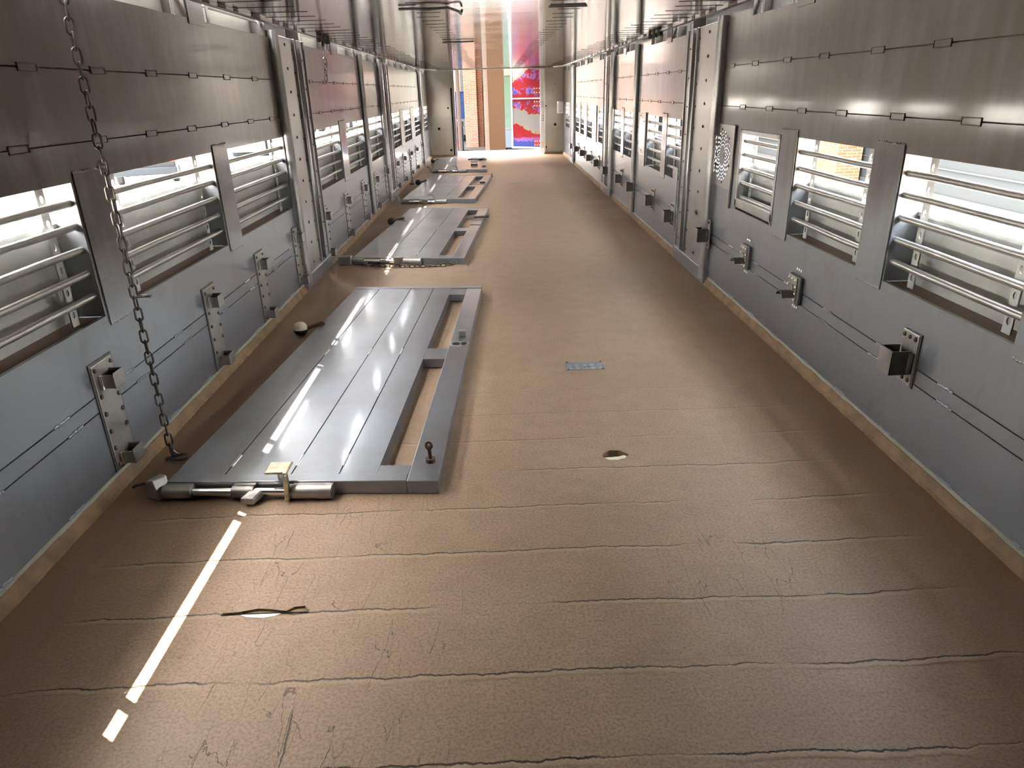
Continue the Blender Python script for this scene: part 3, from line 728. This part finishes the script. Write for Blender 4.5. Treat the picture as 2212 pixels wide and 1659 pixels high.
RY = [(2.015,'nearest the camera'),(4.19,'beside the near edge of the first wide post'),(5.80,'second beyond the first wide post'),(6.68,'below the narrow post'),(7.33,'first beyond the narrow post'),
      (8.14,'on the second wide post'),(9.0,'first beyond the second wide post'),(9.75,'second beyond the second wide post'),(10.52,'third beyond the second wide post'),(11.29,'fourth beyond the second wide post'),(11.92,'last before the rear end panel')]
p1 = right_box_proto()
for i, (y, q) in enumerate(RY):
    o = p1 if i == 0 else copy_tree(p1)
    o.location = (XW - (.012 if 4.1 < y < 4.3 or 8.1 < y < 8.2 else 0), y, -.02 if i == 1 else (-.045 if i > 1 else 0))
    tag(o, 'dark open-topped gate bracket on right wall, ' + q, 'bracket', 'box brackets along the right wall')
# the long-plate one just beyond the first wide post
o = copy_tree(p1); o.location = (XW, 5.12, -.06); tag(o, 'dark gate bracket on a tall slotted plate just beyond the first wide post', 'bracket', 'box brackets along the right wall')
MB().box(-.005, 0, -.07, .07, .22, .66).build('tall_plate', M['wall'], o, bevel=.003)
def spout(y, label):
    o = empty('gate_rest', (XW, y, 0)); tag(o, label, 'bracket', 'curved gate rests on the right wall')
    MB().box(-.016, 0, -.058, .058, .255, .372).build('back_plate', M['dark'], o, bevel=.004)
    MB().box(-.021, -.016, -.035, .056, .258, .369).build('front_plate', M['plate'], o, bevel=.005)
    pos = [(-.022,.357),(.012,.357),(.043,.357),(-.026,.327),(.046,.327),(-.026,.297),(.043,.27),(.012,.27),(-.022,.27)]
    r0 = MB().dome((-.021, 0, 0), (-1,0,0), .006, .004).build('rivet', M['bright'], o, True); r0.location = (0, *pos[0])
    for a, b in pos[1:]:
        c = r0.copy(); COL.objects.link(c); c.parent = o; c.location = (0, a, b)
    # saddle shaped tongue
    n = 10; vs = []
    for x in (-.02, -.075):
        for off in (0, -.0045):
            for k in range(n+1):
                a = PI*k/n; yy = -.034*math.cos(a); vs.append((x, yy, .288+.026*math.sin(a)*(.8 if k else .8)+off))
    m = MB(); N = n+1
    fs = [(k, k+1, 2*N+k+1, 2*N+k) for k in range(n)]+[(N+k, 3*N+k, 3*N+k+1, N+k+1) for k in range(n)]+[(2*N+k, 2*N+k+1, 3*N+k+1, 3*N+k) for k in range(n)]+[(k, N+k, N+k+1, k+1) for k in range(n)]+[(0, 2*N, 3*N, N), (n, N+n, 3*N+n, 2*N+n)]
    m.add(vs, fs); m.build('tongue', M['dark'], o, True)
    MB().tube([(-.022, 0, .318), (-.026, 0, .318)], .016, 12).build('boss', M['plate'], o, True)
    many('plug', 'bright', o, [(0, a, z) for a in (-.02, 0, .02) for z in (.395, .234)], (-1,0,0), .0065, .004)
spout(2.885, 'curved black gate rest on a riveted plate, right wall, nearer of two')
spout(3.52, 'curved black gate rest on a riveted plate, right wall, further of two')

# ------------------------------------------------------------------ chains
def link_mesh(L=.044, w=.020, r=.0032):
    m = MB(); pts = []
    hl = L/2-w/2
    for k in range(8): a = -PI/2+PI*k/7; pts.append((w/2*math.sin(a+PI/2)*0 + w/2*math.cos(a+PI/2)*-1, 0, hl+w/2*math.sin(a+PI/2)))
    for k in range(8): a = PI/2+PI*k/7; pts.append((w/2*math.cos(a+PI/2)*-1, 0, -hl+w/2*math.sin(a+PI/2)))
    m.tube(pts, r, 7, closed=True)
    return m.mesh('chain_link', M['chain'], True)
LM = link_mesh()
def chain(name, pts, label, pitch=.0365, spin=0.0, cat='chain'):
    o = empty(name, pts[0]); tag(o, label, cat)
    P = [Vector(p) for p in pts]; seg = []; 
    tot = 0; acc = [0]
    for a, b in zip(P, P[1:]): tot += (b-a).length; acc.append(tot)
    n = int(tot/pitch); rr = random.Random(11)
    for k in range(n+1):
        d = k*pitch; i = max(j for j in range(len(acc)) if acc[j] <= d+1e-9); i = min(i, len(P)-2)
        t = (d-acc[i])/(acc[i+1]-acc[i]); q = P[i].lerp(P[i+1], t); dr_ = (P[i+1]-P[i]).normalized()
        c = bpy.data.objects.new('link', LM); COL.objects.link(c); c.parent = o
        up = Vector((0,0,1)); rot = up.rotation_difference(dr_)
        R = rot.to_matrix().to_4x4() @ Matrix.Rotation(spin + (PI/2 if k % 2 else 0) + rr.uniform(-.25,.25), 4, 'Z')
        c.matrix_local = Matrix.Translation(q-P[0]) @ R
    return o
ch = chain('hanging_chain', [(-1.15, 2.13, 1.50), (-1.15, 2.125, .9), (-1.15, 2.12, .5), (-1.15, 2.118, .03)], 'long steel link chain hanging from the ceiling down the left wall', spin=.9)
m = MB(); pts = []
for k in range(14): a = 2*PI*k/14; pts.append((.012+.034*math.cos(a), .018*math.sin(a)-.006, -1.494+.004*math.sin(2*a)))
m.tube(pts, .0036, 7, closed=True); m.tube([(.0,.0,-1.47),(.006,.0,-1.48),(.012,.01,-1.492)], .0036, 7); m.tube([(-.02,-.02,-1.495),(.0,-.012,-1.490),(.03,.0,-1.488)], .0036, 7)
m.build('end_hook', M['chain'], ch, True)
lk = bpy.data.objects.new('link', LM); COL.objects.link(lk); lk.parent = ch; lk.matrix_local = Matrix.Translation((.022, .0, -.93)) @ Matrix.Rotation(PI/2, 4, 'Y') @ Matrix.Rotation(PI/2, 4, 'Z')
c2 = chain('hanging_chain', [(-1.17, 5.30, 1.49), (-1.172, 5.29, 1.40), (-1.165, 5.27, 1.33), (-1.17, 5.25, 1.205)], 'short chain hanging from the left ceiling rail by a hook', spin=.3)
MB().tube([(-.005,.02,.01),(-.012,.01,-.03),(.0,-.01,-.045),(.012,-.03,-.03),(.01,-.04,-.005)], .006, 8).build('hook', M['rust'], c2, True)
c3 = chain('hanging_chain', [(-1.16, 9.72, .36), (-1.16, 9.72, .02)], 'short chain hanging at the foot of the left wall near the far gate', spin=.3)
MB().box(-.03, .03, -.03, .03, -.36, -.345).build('end_plate', M['rust'], c3)

# ------------------------------------------------------------------ partition gates lying on the floor
TH = .045
def gate(C, label, slots, grooves, handle, ends, mirror=False, windows=None, stop=None):
    """C: corners near-left, near-right, far-right, far-left; returns the empty"""
    nl, nr, frr, fll = [Vector((*c, 0)) for c in C]
    def f(u, v, z):
        p = nl*(1-u)*(1-v)+nr*u*(1-v)+frr*u*v+fll*(1-u)*v
        return (p.x-nl.x, p.y-nl.y, z)
    o = empty('partition_gate', nl); tag(o, label, 'gate', 'aluminium partition gates laid flat on the floor')
    uS, uR, vs = slots                                  # sheet edge, rail edge, list of (v0,v1) openings
    g = .0028
    m = MB(f); us = [0]+grooves+[uS]
    m.box(0, uS, .02, .985, .0, TH-.006)
    for a, b in zip(us, us[1:]): m.box(a+(g if a else 0), b-(g if b < uS else 0), .02, .985, TH-.006, TH)
    m.build('sheet', M['gate'], o)
    for u in grooves:
        for v in (.045, .49):
            m = MB(f)
            for k in range(9): m.ball((u, v+.0035*k, TH), .0075, (.95, .5, .5), 8, 4)
            m.build('weld_bead', M['alu'], o)
    MB(f).box(uR, 1, .0, .985, 0, TH+.001).build('side_rail', M['gate'], o, bevel=.003)
    c = 0.02
    for v0, v1 in vs:
        if v0 > c: MB(f).box(uS, uR, c, v0, .004, TH-.001).build('crossbar', M['gate'], o, bevel=.002)
        c = v1
    MB(f).box(uS, uR, c, .985, .004, TH-.001).build('crossbar', M['gate'], o, bevel=.002)
    MB(f).box(0, uR, .0, .02, .0, TH+.002).build('near_rail', M['gate'], o, bevel=.003)
    MB(f).box(0, 1, .985, 1.0, .0, TH+.004).build('far_rail', M['gate'], o, bevel=.003)
    for u in (.10, .36, .72, .93): MB(f).box(u-.05, u+.05, 1.0, 1.008, .012, TH-.004).build('hinge_knuckle', M['gate'], o, bevel=.004)
    # locking rod along the near edge
    L = 1/(nr-nl).length; yv = -.022/(fll-nl).length; zc = .024
    T = lambda a, b, r, mt, nm, yo=0: MB().tube([Vector(f(a, yv, zc))+Vector((0, yo, 0)), Vector(f(b, yv, zc))+Vector((0, yo, 0))], r, 16).build(nm, M[mt], o, True)
    T(.03, .56, .0125, 'steel', 'lock_rod')
    T(-.0, .105, .0215, 'plate', 'rod_socket'); T(.255, .335, .019, 'plate', 'collar'); T(.475, .62, .0225, 'plate', 'rod_sleeve')
    T(.463, .478, .0235, 'plate', 'sleeve_ring')
    for a, b in ((.0, .105), (.255, .335), (.475, .62)): MB(f).box(a, b, yv*.6, .004, TH-.014, TH-.002).build('weld_plate', M['plate'], o)
    x = Vector(f(.36, 0, 0))
    if handle == 'loop':
        m = MB(); m.box(-.035, .035, -.035, .032, .088, .097); m.box(.027, .035, -.052, -.032, .012, .092); m.hexa([(.020,-.058,.008),(.035,-.058,.008),(.035,-.030,.008),(.020,-.030,.008),(.020,-.040,.096),(.035,-.040,.096),(.035,-.028,.096),(.020,-.028,.096)])
        m.box(-.012, -.004, .005, .030, .045, .09)
        h = m.build('latch_handle', M['brass'] if 'brass' in M else M['plate'], o, bevel=.004, loc=x+Vector((.055, 0, 0)))
        m = MB(); m.hexa([(-.075,-.070,.012),(-.035,-.070,.006),(-.012,-.032,.012),(-.050,-.026,.016),(-.073,-.066,.030),(-.035,-.066,.024),(-.014,-.030,.036),(-.050,-.024,.038)])
        m.build('thumb_lever', M['plate'], o, bevel=.004, loc=x+Vector((.02, 0, 0)))
    elif handle == 'block':
        MB().box(-.045, .02, -.05, -.010, .004, .058).build('latch_handle', M['plate'], o, bevel=.004, loc=x+Vector((.06, 0, 0)))
    else:
        MB().tube([(.04,-.02,.02),(.045,-.03,.075),(.03,-.025,.095),(-.02,-.02,.097)], .007, 10).build('latch_handle', M['plate'], o, True, loc=x+Vector((.03, 0, 0)))
        MB().box(-.05, .0, -.05, -.012, .006, .05).build('thumb_lever', M['plate'], o, bevel=.004, loc=x)
    if ends == 'hook':
        MB().hexa([(-.055,-.03,.012),(-.008,-.045,.006),(.012,-.004,.006),(-.03,.02,.012),(-.055,-.02,.062),(-.03,-.03,.068),(.0,.012,.066),(-.03,.03,.062)]).build('end_hook', M['plate'], o, bevel=.005)
        MB().tube([(-.05,-.005,.052),(-.085,-.012,.046),(-.098,-.014,.040)], .0045, 8).build('hook_pin', M['dark'], o, True)
    elif ends == 'block':
        MB().box(-.095, -.005, -.05, .01, .0, .062).build('end_block', M['plate'], o, bevel=.004)
    else:
        MB().tube([(-.0,-.02,.02),(-.025,-.02,.03),(-.035,-.015,.075),(-.055,-.012,.085),(-.09,-.008,.083)], .008, 10).build('end_hook', M['plate'], o, True)
    return o, f
M['brass'] = plain('worn_yellow_steel', (.46, .40, .28), .4, .6, .25, 30)

g1, f1 = gate([(-1.064,1.885),(-.226,1.838),(-.131,4.10),(-.896,4.17)], 'largest aluminium partition gate on the floor, nearest the camera with the loop latch',
    (.765, .885, [(.045,.462),(.523,.925)]), [.195,.445,.625], 'loop', 'hook')
x = f1(.95, .595, TH)
m = MB(); m.box(-.018, .018, -.018, .018, .0, .032); m.build('square_stub', M['alu'], g1, bevel=.003, loc=x)
x = f1(.945, .547, TH+.0015)
m = MB(); m.add([(a, b, 0) for a, b in ngon(14, -.016, .0, .018, .022)], [tuple(range(14))]); m.add([(a, b, 0) for a, b in ngon(14, .020, .0, .014, .022)], [tuple(range(14))])
m.build('torn_hole', M['hole'], g1, loc=x, label='rough black hole torn in the rail')
m = MB()
for k in range(22):
    a = 2*PI*k/22; m.ball((.044*math.cos(a), .031*math.sin(a), 0), .0055, (1,1,.5), 8, 4)
m.build('hole_weld', M['plate'], g1, loc=x)
x = f1(.955, .052, TH)
MB().tube([(0,0,0),(0,0,.014)], .016, 12).build('bolt_nut', M['rust'], g1, True, loc=x)
MB().tube([(0,0,.01),(-.002,0,.056)], .0065, 10).build('bolt_shank', M['rust'], g1, True, loc=x)
MB().tube([(-.002+.009*math.cos(a), 0, .058+.012*math.sin(a)) for a in [2*PI*k/12 for k in range(12)]], .004, 8, closed=True).build('bolt_eye', M['rust'], g1, True, loc=x)

g2, f2 = gate([(-1.08,5.03),(-.267,4.90),(-.115,7.19),(-.911,7.33)], 'partition gate second from the camera with a chain along its near edge',
    (.760, .885, [(.045,.455),(.515,.935)]), [.30,.56], 'block', 'block')
x = f2(.76, .70, 0)
m = MB().tube([(.03,-.01,.058),(.245,.02,.062)], .011, 12); m.build('release_rod', M['dark'], g2, True, loc=x)
MB().tube([(.03,-.01,.058),(.105,.0,.060)], .019, 14).build('rod_grip', M['plate'], g2, True, loc=x)
MB(f2).box(.885, 1.0, .565, .575, TH, TH+.004).build('rail_joint', M['dark'], g2)
tag(chain('floor_chain', [(-1.01,4.97,.012),(-.95,4.925,.011),(-.86,4.895,.011),(-.74,4.865,.011),(-.60,4.845,.011),(-.46,4.845,.011),(-.36,4.86,.014),(-.31,4.862,.03)], 'steel chain trailing on the floor along the second gate', spin=.7), group=None)
MB().tube([(.02,-.02,.01),(.05,-.035,.02),(.03,-.05,.012),(.0,-.03,.005)], .006, 8).build('end_hook', M['chain'], [q for q in COL.objects if q.name.startswith('floor_chain')][0], True)

g3, f3 = gate([(-1.085,7.95),(-.272,7.845),(-.092,10.2),(-.947,10.34)], 'partition gate third from the camera with buckled sheet and a small black catch',
    (.755, .885, [(.05,.46),(.52,.925)]), [.33,.58], 'hook', 'bent')
MB().box(-.035, .035, -.035, .035, .0, .014).build('catch', M['rubber'], g3, bevel=.004, loc=f3(.945, .60, TH))
MB(f3).box(.885, 1.0, .53, .537, TH, TH+.004).build('rail_joint', M['dark'], g3)
MB().tube([(0,-.03,0),(0,.03,.02)], .012, 10).build('corner_pin', M['dark'], g3, True, loc=f3(1.0, .985, .03))

g4, f4 = gate([(-.993,11.13),(-.165,10.97),(-.215,13.1),(-1.10,13.28)], 'furthest partition gate by the rear doorway with a bent hook rod',
    (.700, .830, [(.10,.44),(.52,.60),(.90,.955)]), [.22,.42], 'hook', 'bent')
MB().tube([(-.22,0,.062),(.05,0,.062),(.085,-.02,.062),(.09,-.09,.062),(.06,-.14,.062)], .013, 10).build('hook_rod', M['dark'], g4, True, loc=f4(.90, .72, 0))
MB().box(-.03, .03, -.05, .05, .0, .03).build('rod_clip', M['rubber'], g4, loc=f4(.90, .71, TH))
MB().tube([(.03*math.cos(a), .05*math.sin(a), .012) for a in [2*PI*k/14 for k in range(14)]], .008, 8, closed=True).build('pull_ring', M['dark'], g4, True, loc=f4(.95, .17, TH))

# rubber door stops lying beside the gates
def ball_stop(x, y, tx, ty, label, two=False, r=.036):
    o = empty('rubber_stop', (x, y, 0)); tag(o, label, 'stop', 'round rubber stops beside the gates')
    MB().ball((0,0,r), r, (1,1,1), 22, 12).build('ball', M['rubber'], o, True)
    if two:
        m = MB(); nu, nv = 22, 8; vs = []; fs = []
        for j in range(nv+1):
            th = PI/2*j/nv
            for i in range(nu): ph = 2*PI*i/nu; vs.append((r*1.02*math.cos(th)*math.cos(ph), r*1.02*math.cos(th)*math.sin(ph), r+r*1.02*math.sin(th)))
        for j in range(nv):
            for i in range(nu): fs.append((j*nu+i, j*nu+(i+1) % nu, (j+1)*nu+(i+1) % nu, (j+1)*nu+i))
        m.add(vs, fs); m.build('cream_cap', M['cream'], o, True, label='cream upper half of the ball')
    d = Vector((tx-x, ty-y, 0)); n = d.normalized()
    MB().tube([n*r*.8+Vector((0,0,r)), n*(r+.035)+Vector((0,0,.048)), d+Vector((0,0,.052))], .009, 10).build('arm', M['rust'], o, True)
    MB().tube([d+n*.012+Vector((.016*math.cos(a), .016*math.sin(a), .056)) for a in [2*PI*k/12 for k in range(12)]], .007, 8, closed=True).build('ring', M['rust'], o, True)
ball_stop(-1.045, 3.415, -.955, 3.425, 'half cream half black rubber ball stop beside the nearest gate', True)
ball_stop(-1.015, 6.60, -.925, 6.62, 'brown rubber ball stop beside the second gate')
ball_stop(-1.07, 9.62, -.985, 9.64, 'brown rubber ball stop beside the third gate')
ball_stop(-1.13, 12.75, -1.06, 12.76, 'brown rubber stop beside the furthest gate')

# ------------------------------------------------------------------ outside
ZG = -1.25
tag(MB().box(-70, 60, -30, 110, ZG-.1, ZG).build('ground', M['paving']), kind='structure')
tag(MB().box(-4.2, 8.4, 15.6, 57.9, ZG, ZG+.02).build('added_dark_ground', M['added_dark_ground']), kind='structure')  # dark ground sheet added to cut light bouncing in through the doorway
# building pier, door frame and post behind the doorway
b = empty('brick_pier', (-1.0, 34, ZG+.02)); tag(b, 'pink brick pier standing outside beyond the rear doorway', 'pier')
MB().box(-.40, .17, 0, 1.0, 0, 3.98).build('brickwork', M['brick'], b)
MB().box(.17, .43, .10, 1.0, 0, 3.98).build('return_face', M['brick2'], b)
MB().box(.43, .52, .3, .9, 0, 3.35).build('dark_frame', M['glass'], b)
MB().box(.43, 1.6, .2, .9, 3.35, 3.98).build('lintel', M['brick'], b)
cn = empty('added_shade_canopy', (0, 16.4, ZG)); tag(cn, 'unseen timber canopy added to shade the yard behind the trailer', 'canopy')  # unseen canopy added to keep sun and sky light off the yard
MB().box(-8.5, 4.2, 0, 41, 4.25, 4.45).build('roof', M['canopy'], cn)
MB().box(4.2, 9.2, 11, 41, 4.25, 4.45).build('roof', M['canopy'], cn)
for k in range(6): MB().box(-8.5, 4.2, .1+7.5*k, .35+7.5*k, 4.02, 4.25).build('beam', M['canopy'], cn)
w = empty('wooden_post', (-.02, 18.0, ZG)); tag(w, 'tall orange-brown timber post standing just outside the rear doorway', 'post')
MB().hexa([(-.155,-.05,0),(.235,.02,0),(.235,.2,0),(-.155,.2,0),(-.155,-.05,4.24),(.235,.02,4.24),(.235,.2,4.24),(-.155,.2,4.24)]).build('face_board', M['wood'], w)
MB().hexa([(-.275,.30,0),(-.157,-.05,0),(-.157,.2,0),(-.275,.45,0),(-.255,.30,4.24),(-.157,-.05,4.24),(-.157,.2,4.24),(-.255,.45,4.24)]).build('side_board', M['woodlight'] if 'woodlight' in M else M['wood'], w)
tag(MB().tube([(-1.08,22,ZG),(-1.08,22,2.99)], .055, 16).build('round_column', M['mauve'], smooth=True), 'mauve round column outside at the left of the doorway', 'column')
bn = empty('litter_bin', (-1.64, 32.0, ZG)); tag(bn, 'grey litter bin on the pavement left of the brick pier', 'bin')
MB().box(-.22, .22, -.2, .2, 0, 1.0).build('body', M['bin'], bn, bevel=.03)
MB().box(-.24, .24, -.22, .22, 1.0, 1.22).build('hood', M['mauve'], bn, bevel=.04)
def wheel(parent, c, r, w, hub='whitep', name='wheel'):
    o = MB().tube([(c[0]-w/2, c[1], c[2]), (c[0]-w*.35, c[1], c[2]), (c[0]+w*.35, c[1], c[2]), (c[0]+w/2, c[1], c[2])], [r*.9, r, r, r*.9], 28).build(name, M['tyre'], parent, True)
    MB().tube([(c[0]-w/2-.012, c[1], c[2]), (c[0]+w/2+.012, c[1], c[2])], r*.62, 24).build('rim', M[hub], o, True)
    return o
def van(name, loc, rz, label, body, skirt, L=5.2, W=2.1, H=2.4):
    o = empty(name, loc, rz); tag(o, label, 'truck')
    prof = [(-L/2,.35),(L/2,.35),(L/2,1.15),(L/2-.25,1.35),(L/2-.75,H),(-L/2,H)]
    m = MB(); n = len(prof)
    m.add([(-W/2, y, z) for y, z in prof]+[(W/2, y, z) for y, z in prof], [tuple(range(n)), tuple(range(n, 2*n))[::-1]]+[(k, (k+1) % n, n+(k+1) % n, n+k) for k in range(n)])
    m.build('body', M[body], o, bevel=.05)
    MB().box(-W/2-.02, W/2+.02, -L/2-.02, L/2+.02, .35, 1.0).build('lower_body', M[skirt], o, bevel=.03)
    MB().box(-W/2-.03, W/2+.03, -L/2-.03, L/2+.03, 1.0, 1.12).build('rubbing_strip', M['asphalt'], o)
    MB().hexa([(-W/2+.15,L/2-.28,1.4),(W/2-.15,L/2-.28,1.4),(W/2-.15,L/2-.2,1.4),(-W/2+.15,L/2-.2,1.4),(-W/2+.2,L/2-.78,H-.15),(W/2-.2,L/2-.78,H-.15),(W/2-.2,L/2-.70,H-.15),(-W/2+.2,L/2-.70,H-.15)]).build('windscreen', M['glass'], o)
    for sx in (-1, 1):
        MB().box(sx*(W/2+.005), sx*(W/2-.02), L/2-1.7, L/2-.95, 1.45, H-.25).build('side_window', M['glass'], o)
        for yy in (-L/2+.9, L/2-.95): wheel(o, (sx*(W/2-.14), yy, .36), .36, .24)
    return o
t = van('delivery_van', (-2.55, 40.5, ZG), 0, 'blue and white van parked outside left of the brick pier', 'blue', 'whitep')
t = van('delivery_van', (1.20, 31, ZG), 0, 'mint green van with blue lower body parked outside behind the doorway', 'mint', 'paleblue', H=2.9)
for s_ in (-1,):
    mr = MB().box(-1.22, -1.06, -2.6-.05, -2.6+.05, 1.7, 2.25).build('wing_mirror', M['dark'], t, bevel=.03)
# fill building mass beyond, behind everything
bb = empty('building', (0, 58, ZG)); tag(bb, 'long pale building far beyond the rear doorway', 'building')
MB().box(-14, 9.2, 0, 6, 0, 7).build('wall', M['brick'], bb)
for k in range(4): MB().box(-11+k*4.2, -9+k*4.2, -.05, .02, 1.6, 4.2).build('window', M['glass'], bb)
# left side: grey car, container, tractor, machine, signs
def car(loc, rz, label):
    o = empty('car', loc, rz); tag(o, label, 'car')
    W = .88
    low = [(-2.1,.30),(2.1,.30),(2.12,.62),(1.9,.80),(1.0,.92),(-1.95,.95),(-2.12,.75)]
    m = MB(); n = len(low)
    m.add([(-W, y, z) for y, z in low]+[(W, y, z) for y, z in low], [tuple(range(n)), tuple(range(n,2*n))[::-1]]+[(k, (k+1) % n, n+(k+1) % n, n+k) for k in range(n)])
    m.build('body', M['car'], o, bevel=.06)
    cab = [(1.05,.90),(.35,1.40),(-1.35,1.43),(-1.98,.93)]; n = 4
    m = MB(); m.add([(-W*.97 if z < 1 else -W*.78, y, z) for y, z in cab]+[(W*.97 if z < 1 else W*.78, y, z) for y, z in cab], [tuple(range(n)), tuple(range(n,2*n))[::-1]]+[(k, (k+1) % n, n+(k+1) % n, n+k) for k in range(n)])
    m.build('cabin', M['glass'], o, bevel=.05)
    MB().box(-W*.74, W*.74, -1.3, .3, 1.40, 1.45).build('roof', M['car'], o, bevel=.03)
    MB().box(-W-.01, W+.01, -2.2, -1.85, .30, .52).build('rear_bumper', M['bin'], o, bevel=.05)
    for sx in (-1, 1):
        MB().box(sx*(W+.012), sx*(W-.28), -2.15, -1.98, .66, .82).build('tail_light', M['lamp'], o, bevel=.02)
        for yy in (-1.3, 1.3): wheel(o, (sx*(W-.09), yy, .31), .31, .2)
    return o
car((-11.45, 24.2, ZG), math.radians(22), 'grey hatchback car parked outside, tail seen through a left opening')
ct = empty('container', (-10.9, 33.6, ZG)); tag(ct, 'large tapered blue-grey container outside the left wall', 'container')
MB().hexa([(-.8,-.9,0),(.8,-.9,0),(.8,.9,0),(-.8,.9,0),(-1.0,-1.1,1.5),(1.0,-1.1,1.5),(1.0,1.1,1.5),(-1.0,1.1,1.5)]).build('body', M['bin'], ct, bevel=.05)
MB().box(-1.06, 1.06, -1.16, 1.16, 1.45, 1.56).build('rim', M['bin'], ct, bevel=.03)
MB().box(-.75, .75, -1.25, -1.02, .2, .9).build('lifting_pocket', M['asphalt'], ct)
tr = empty('tractor', (-11.6, 53.0, ZG)); tag(tr, 'green tractor with big white-rimmed tyres far outside the left wall', 'tractor')
MB().hexa([(-.9,-2.2,.8),(.9,-2.2,.8),(.7,2.2,.9),(-.7,2.2,.9),(-.9,-2.2,1.5),(.9,-2.2,1.5),(.6,2.2,1.7),(-.6,2.2,1.7)]).build('body', M['green'], tr, bevel=.06)
MB().box(-.8, .8, -2.0, -.3, 1.5, 2.9).build('cab', M['glass'], tr, bevel=.08)
MB().box(-.9, .9, -2.1, -.2, 2.9, 3.05).build('cab_roof', M['green'], tr, bevel=.05)
for sx in (-1, 1):
    for yy, r in ((-1.4, .95), (1.6, .65)):
        w_ = wheel(tr, (sx*1.15, yy, r), r, .5)
        MB().tube([(sx*1.15+.275, yy, r), (sx*1.15-.275, yy, r)], r*.35, 20).build('hub', M['lamp'], w_, True)
mc = empty('farm_machine', (-11.0, 66, ZG)); tag(mc, 'green and white farm machine far outside the left wall behind the tractor', 'machine')
MB().box(-1.2, 1.2, -2, 2, .7, 2.2).build('hopper', M['green'], mc, bevel=.1)
MB().box(-1.1, 1.1, 2.02, 4.6, .5, 1.6).build('drum', M['whitep'], mc, bevel=.1)
for sx in (-1, 1): wheel(mc, (sx*1.2, 0, .6), .6, .3)
for i, (x, y, q) in enumerate(((-10.6, 79, 'left of two'), (-9.8, 88, 'right of two'))):
    sn = empty('yellow_sign', (x, y, ZG)); tag(sn, 'yellow sign board far outside near the rear left openings, ' + q, 'sign', 'yellow signs far outside')
    MB().box(-.9, .9, -.04, .04, .35, 1.6).build('board', M['yellow'], sn, bevel=.02)
    MB().box(-.35, .35, -.06, -.041, .6, 1.3).build('symbol', M['green'], sn)
    for sx in (-.7, .7): MB().box(sx-.05, sx+.05, -.03, .03, 0, .4).build('leg', M['bin'], sn)
# right side: pale clad building with brick pier
rb = empty('building', (9.3, 20, ZG)); tag(rb, 'pale blue clad building seen through the right openings', 'building')
MB().box(0, 5, -26, 40, 0, 2.7).build('cladding', M['cladding'], rb)
for k, zz in enumerate((.62, 1.75, 2.6)): MB().box(-.02, .001, -26, 40, zz, zz+.03).build('rail', M['clad2'], rb)
MB().box(-.03, .0, -26, 40, 0, .12).build('plinth', M['clad2'], rb)
for yy in (4.0, 9.5, 16): MB().box(-.04, .02, yy, yy+1.3, .9, 2.3).build('window', M['clad2'], rb)
bp = empty('brick_pier', (8.6, 18.3, ZG)); tag(bp, 'orange brick pier in front of the pale building, right side', 'pier')
MB().box(-.0, .62, -.0, 1.7, 0, 5).build('brickwork', M['brick2'], bp)
MB().box(-.05, .64, -.05, 1.75, 5, 5.15).build('cap', M['whitep'], bp)

# ------------------------------------------------------------------ light
wd = bpy.data.worlds.new('sky'); S.world = wd; wd.use_nodes = True
n = wd.node_tree.nodes; bg = n['Background']
sk = n.new('ShaderNodeTexSky'); sk.sky_type = 'NISHITA'; sk.sun_disc = False
sk.sun_elevation = math.radians(68); sk.sun_rotation = math.radians(300); sk.air_density = 1.2; sk.dust_density = 2.0
hs = n.new('ShaderNodeHueSaturation'); hs.inputs['Saturation'].default_value = .35
wb_ = n.new('ShaderNodeMix'); wb_.data_type = 'RGBA'; wb_.blend_type = 'MULTIPLY'; wb_.inputs['Factor'].default_value = 1; wb_.inputs[7].default_value = (1.03, .98, .91, 1)
wd.node_tree.links.new(sk.outputs[0], hs.inputs['Color']); wd.node_tree.links.new(hs.outputs[0], wb_.inputs[6]); wd.node_tree.links.new(wb_.outputs[2], bg.inputs['Color']); bg.inputs['Strength'].default_value = .95
sl = bpy.data.lights.new('sun', 'SUN'); sl.energy = 2.0; sl.angle = math.radians(.15); sl.color = (1, .95, .86)
so = bpy.data.objects.new('sun', sl); COL.objects.link(so)
d = Vector((.435, -.27, -1.434)).normalized()
so.rotation_euler = d.to_track_quat('-Z', 'Y').to_euler(); so.location = (-4, 3, 9)

# ------------------------------------------------------------------ camera
yaw, pitch, roll = .0122, -.3977, -.0284
cy, sy, cp_, sp = math.cos(yaw), math.sin(yaw), math.cos(pitch), math.sin(pitch)
F = Vector((sy*cp_, cy*cp_, sp)); R = Vector((cy, -sy, 0)); U = R.cross(F)
r2 = R*math.cos(roll)+U*math.sin(roll); u2 = -R*math.sin(roll)+U*math.cos(roll)
cam = bpy.data.cameras.new('camera'); co = bpy.data.objects.new('camera', cam); COL.objects.link(co)
co.matrix_world = Matrix(((r2.x,u2.x,-F.x,-.0167),(r2.y,u2.y,-F.y,0),(r2.z,u2.z,-F.z,1.1271),(0,0,0,1)))
cam.sensor_width = 36; cam.lens = 1507.74/2212*36; cam.clip_start = .02; cam.clip_end = 400
S.camera = co
S.view_settings.view_transform = 'Standard'; S.view_settings.look = 'None'
S.view_settings.exposure = 3.88; S.view_settings.gamma = 1; S.view_settings.use_curve_mapping = False
c = S.cycles
c.max_bounces = 9; c.diffuse_bounces = 5; c.glossy_bounces = 5; c.caustics_reflective = True; c.caustics_refractive = False
c.sample_clamp_indirect = 8; c.blur_glossy = .5
c.use_adaptive_sampling = True; c.adaptive_threshold = .05
c.use_denoising = True
try: c.denoiser = 'OPENIMAGEDENOISE'; c.denoising_input_passes = 'RGB_ALBEDO_NORMAL'
except Exception: pass
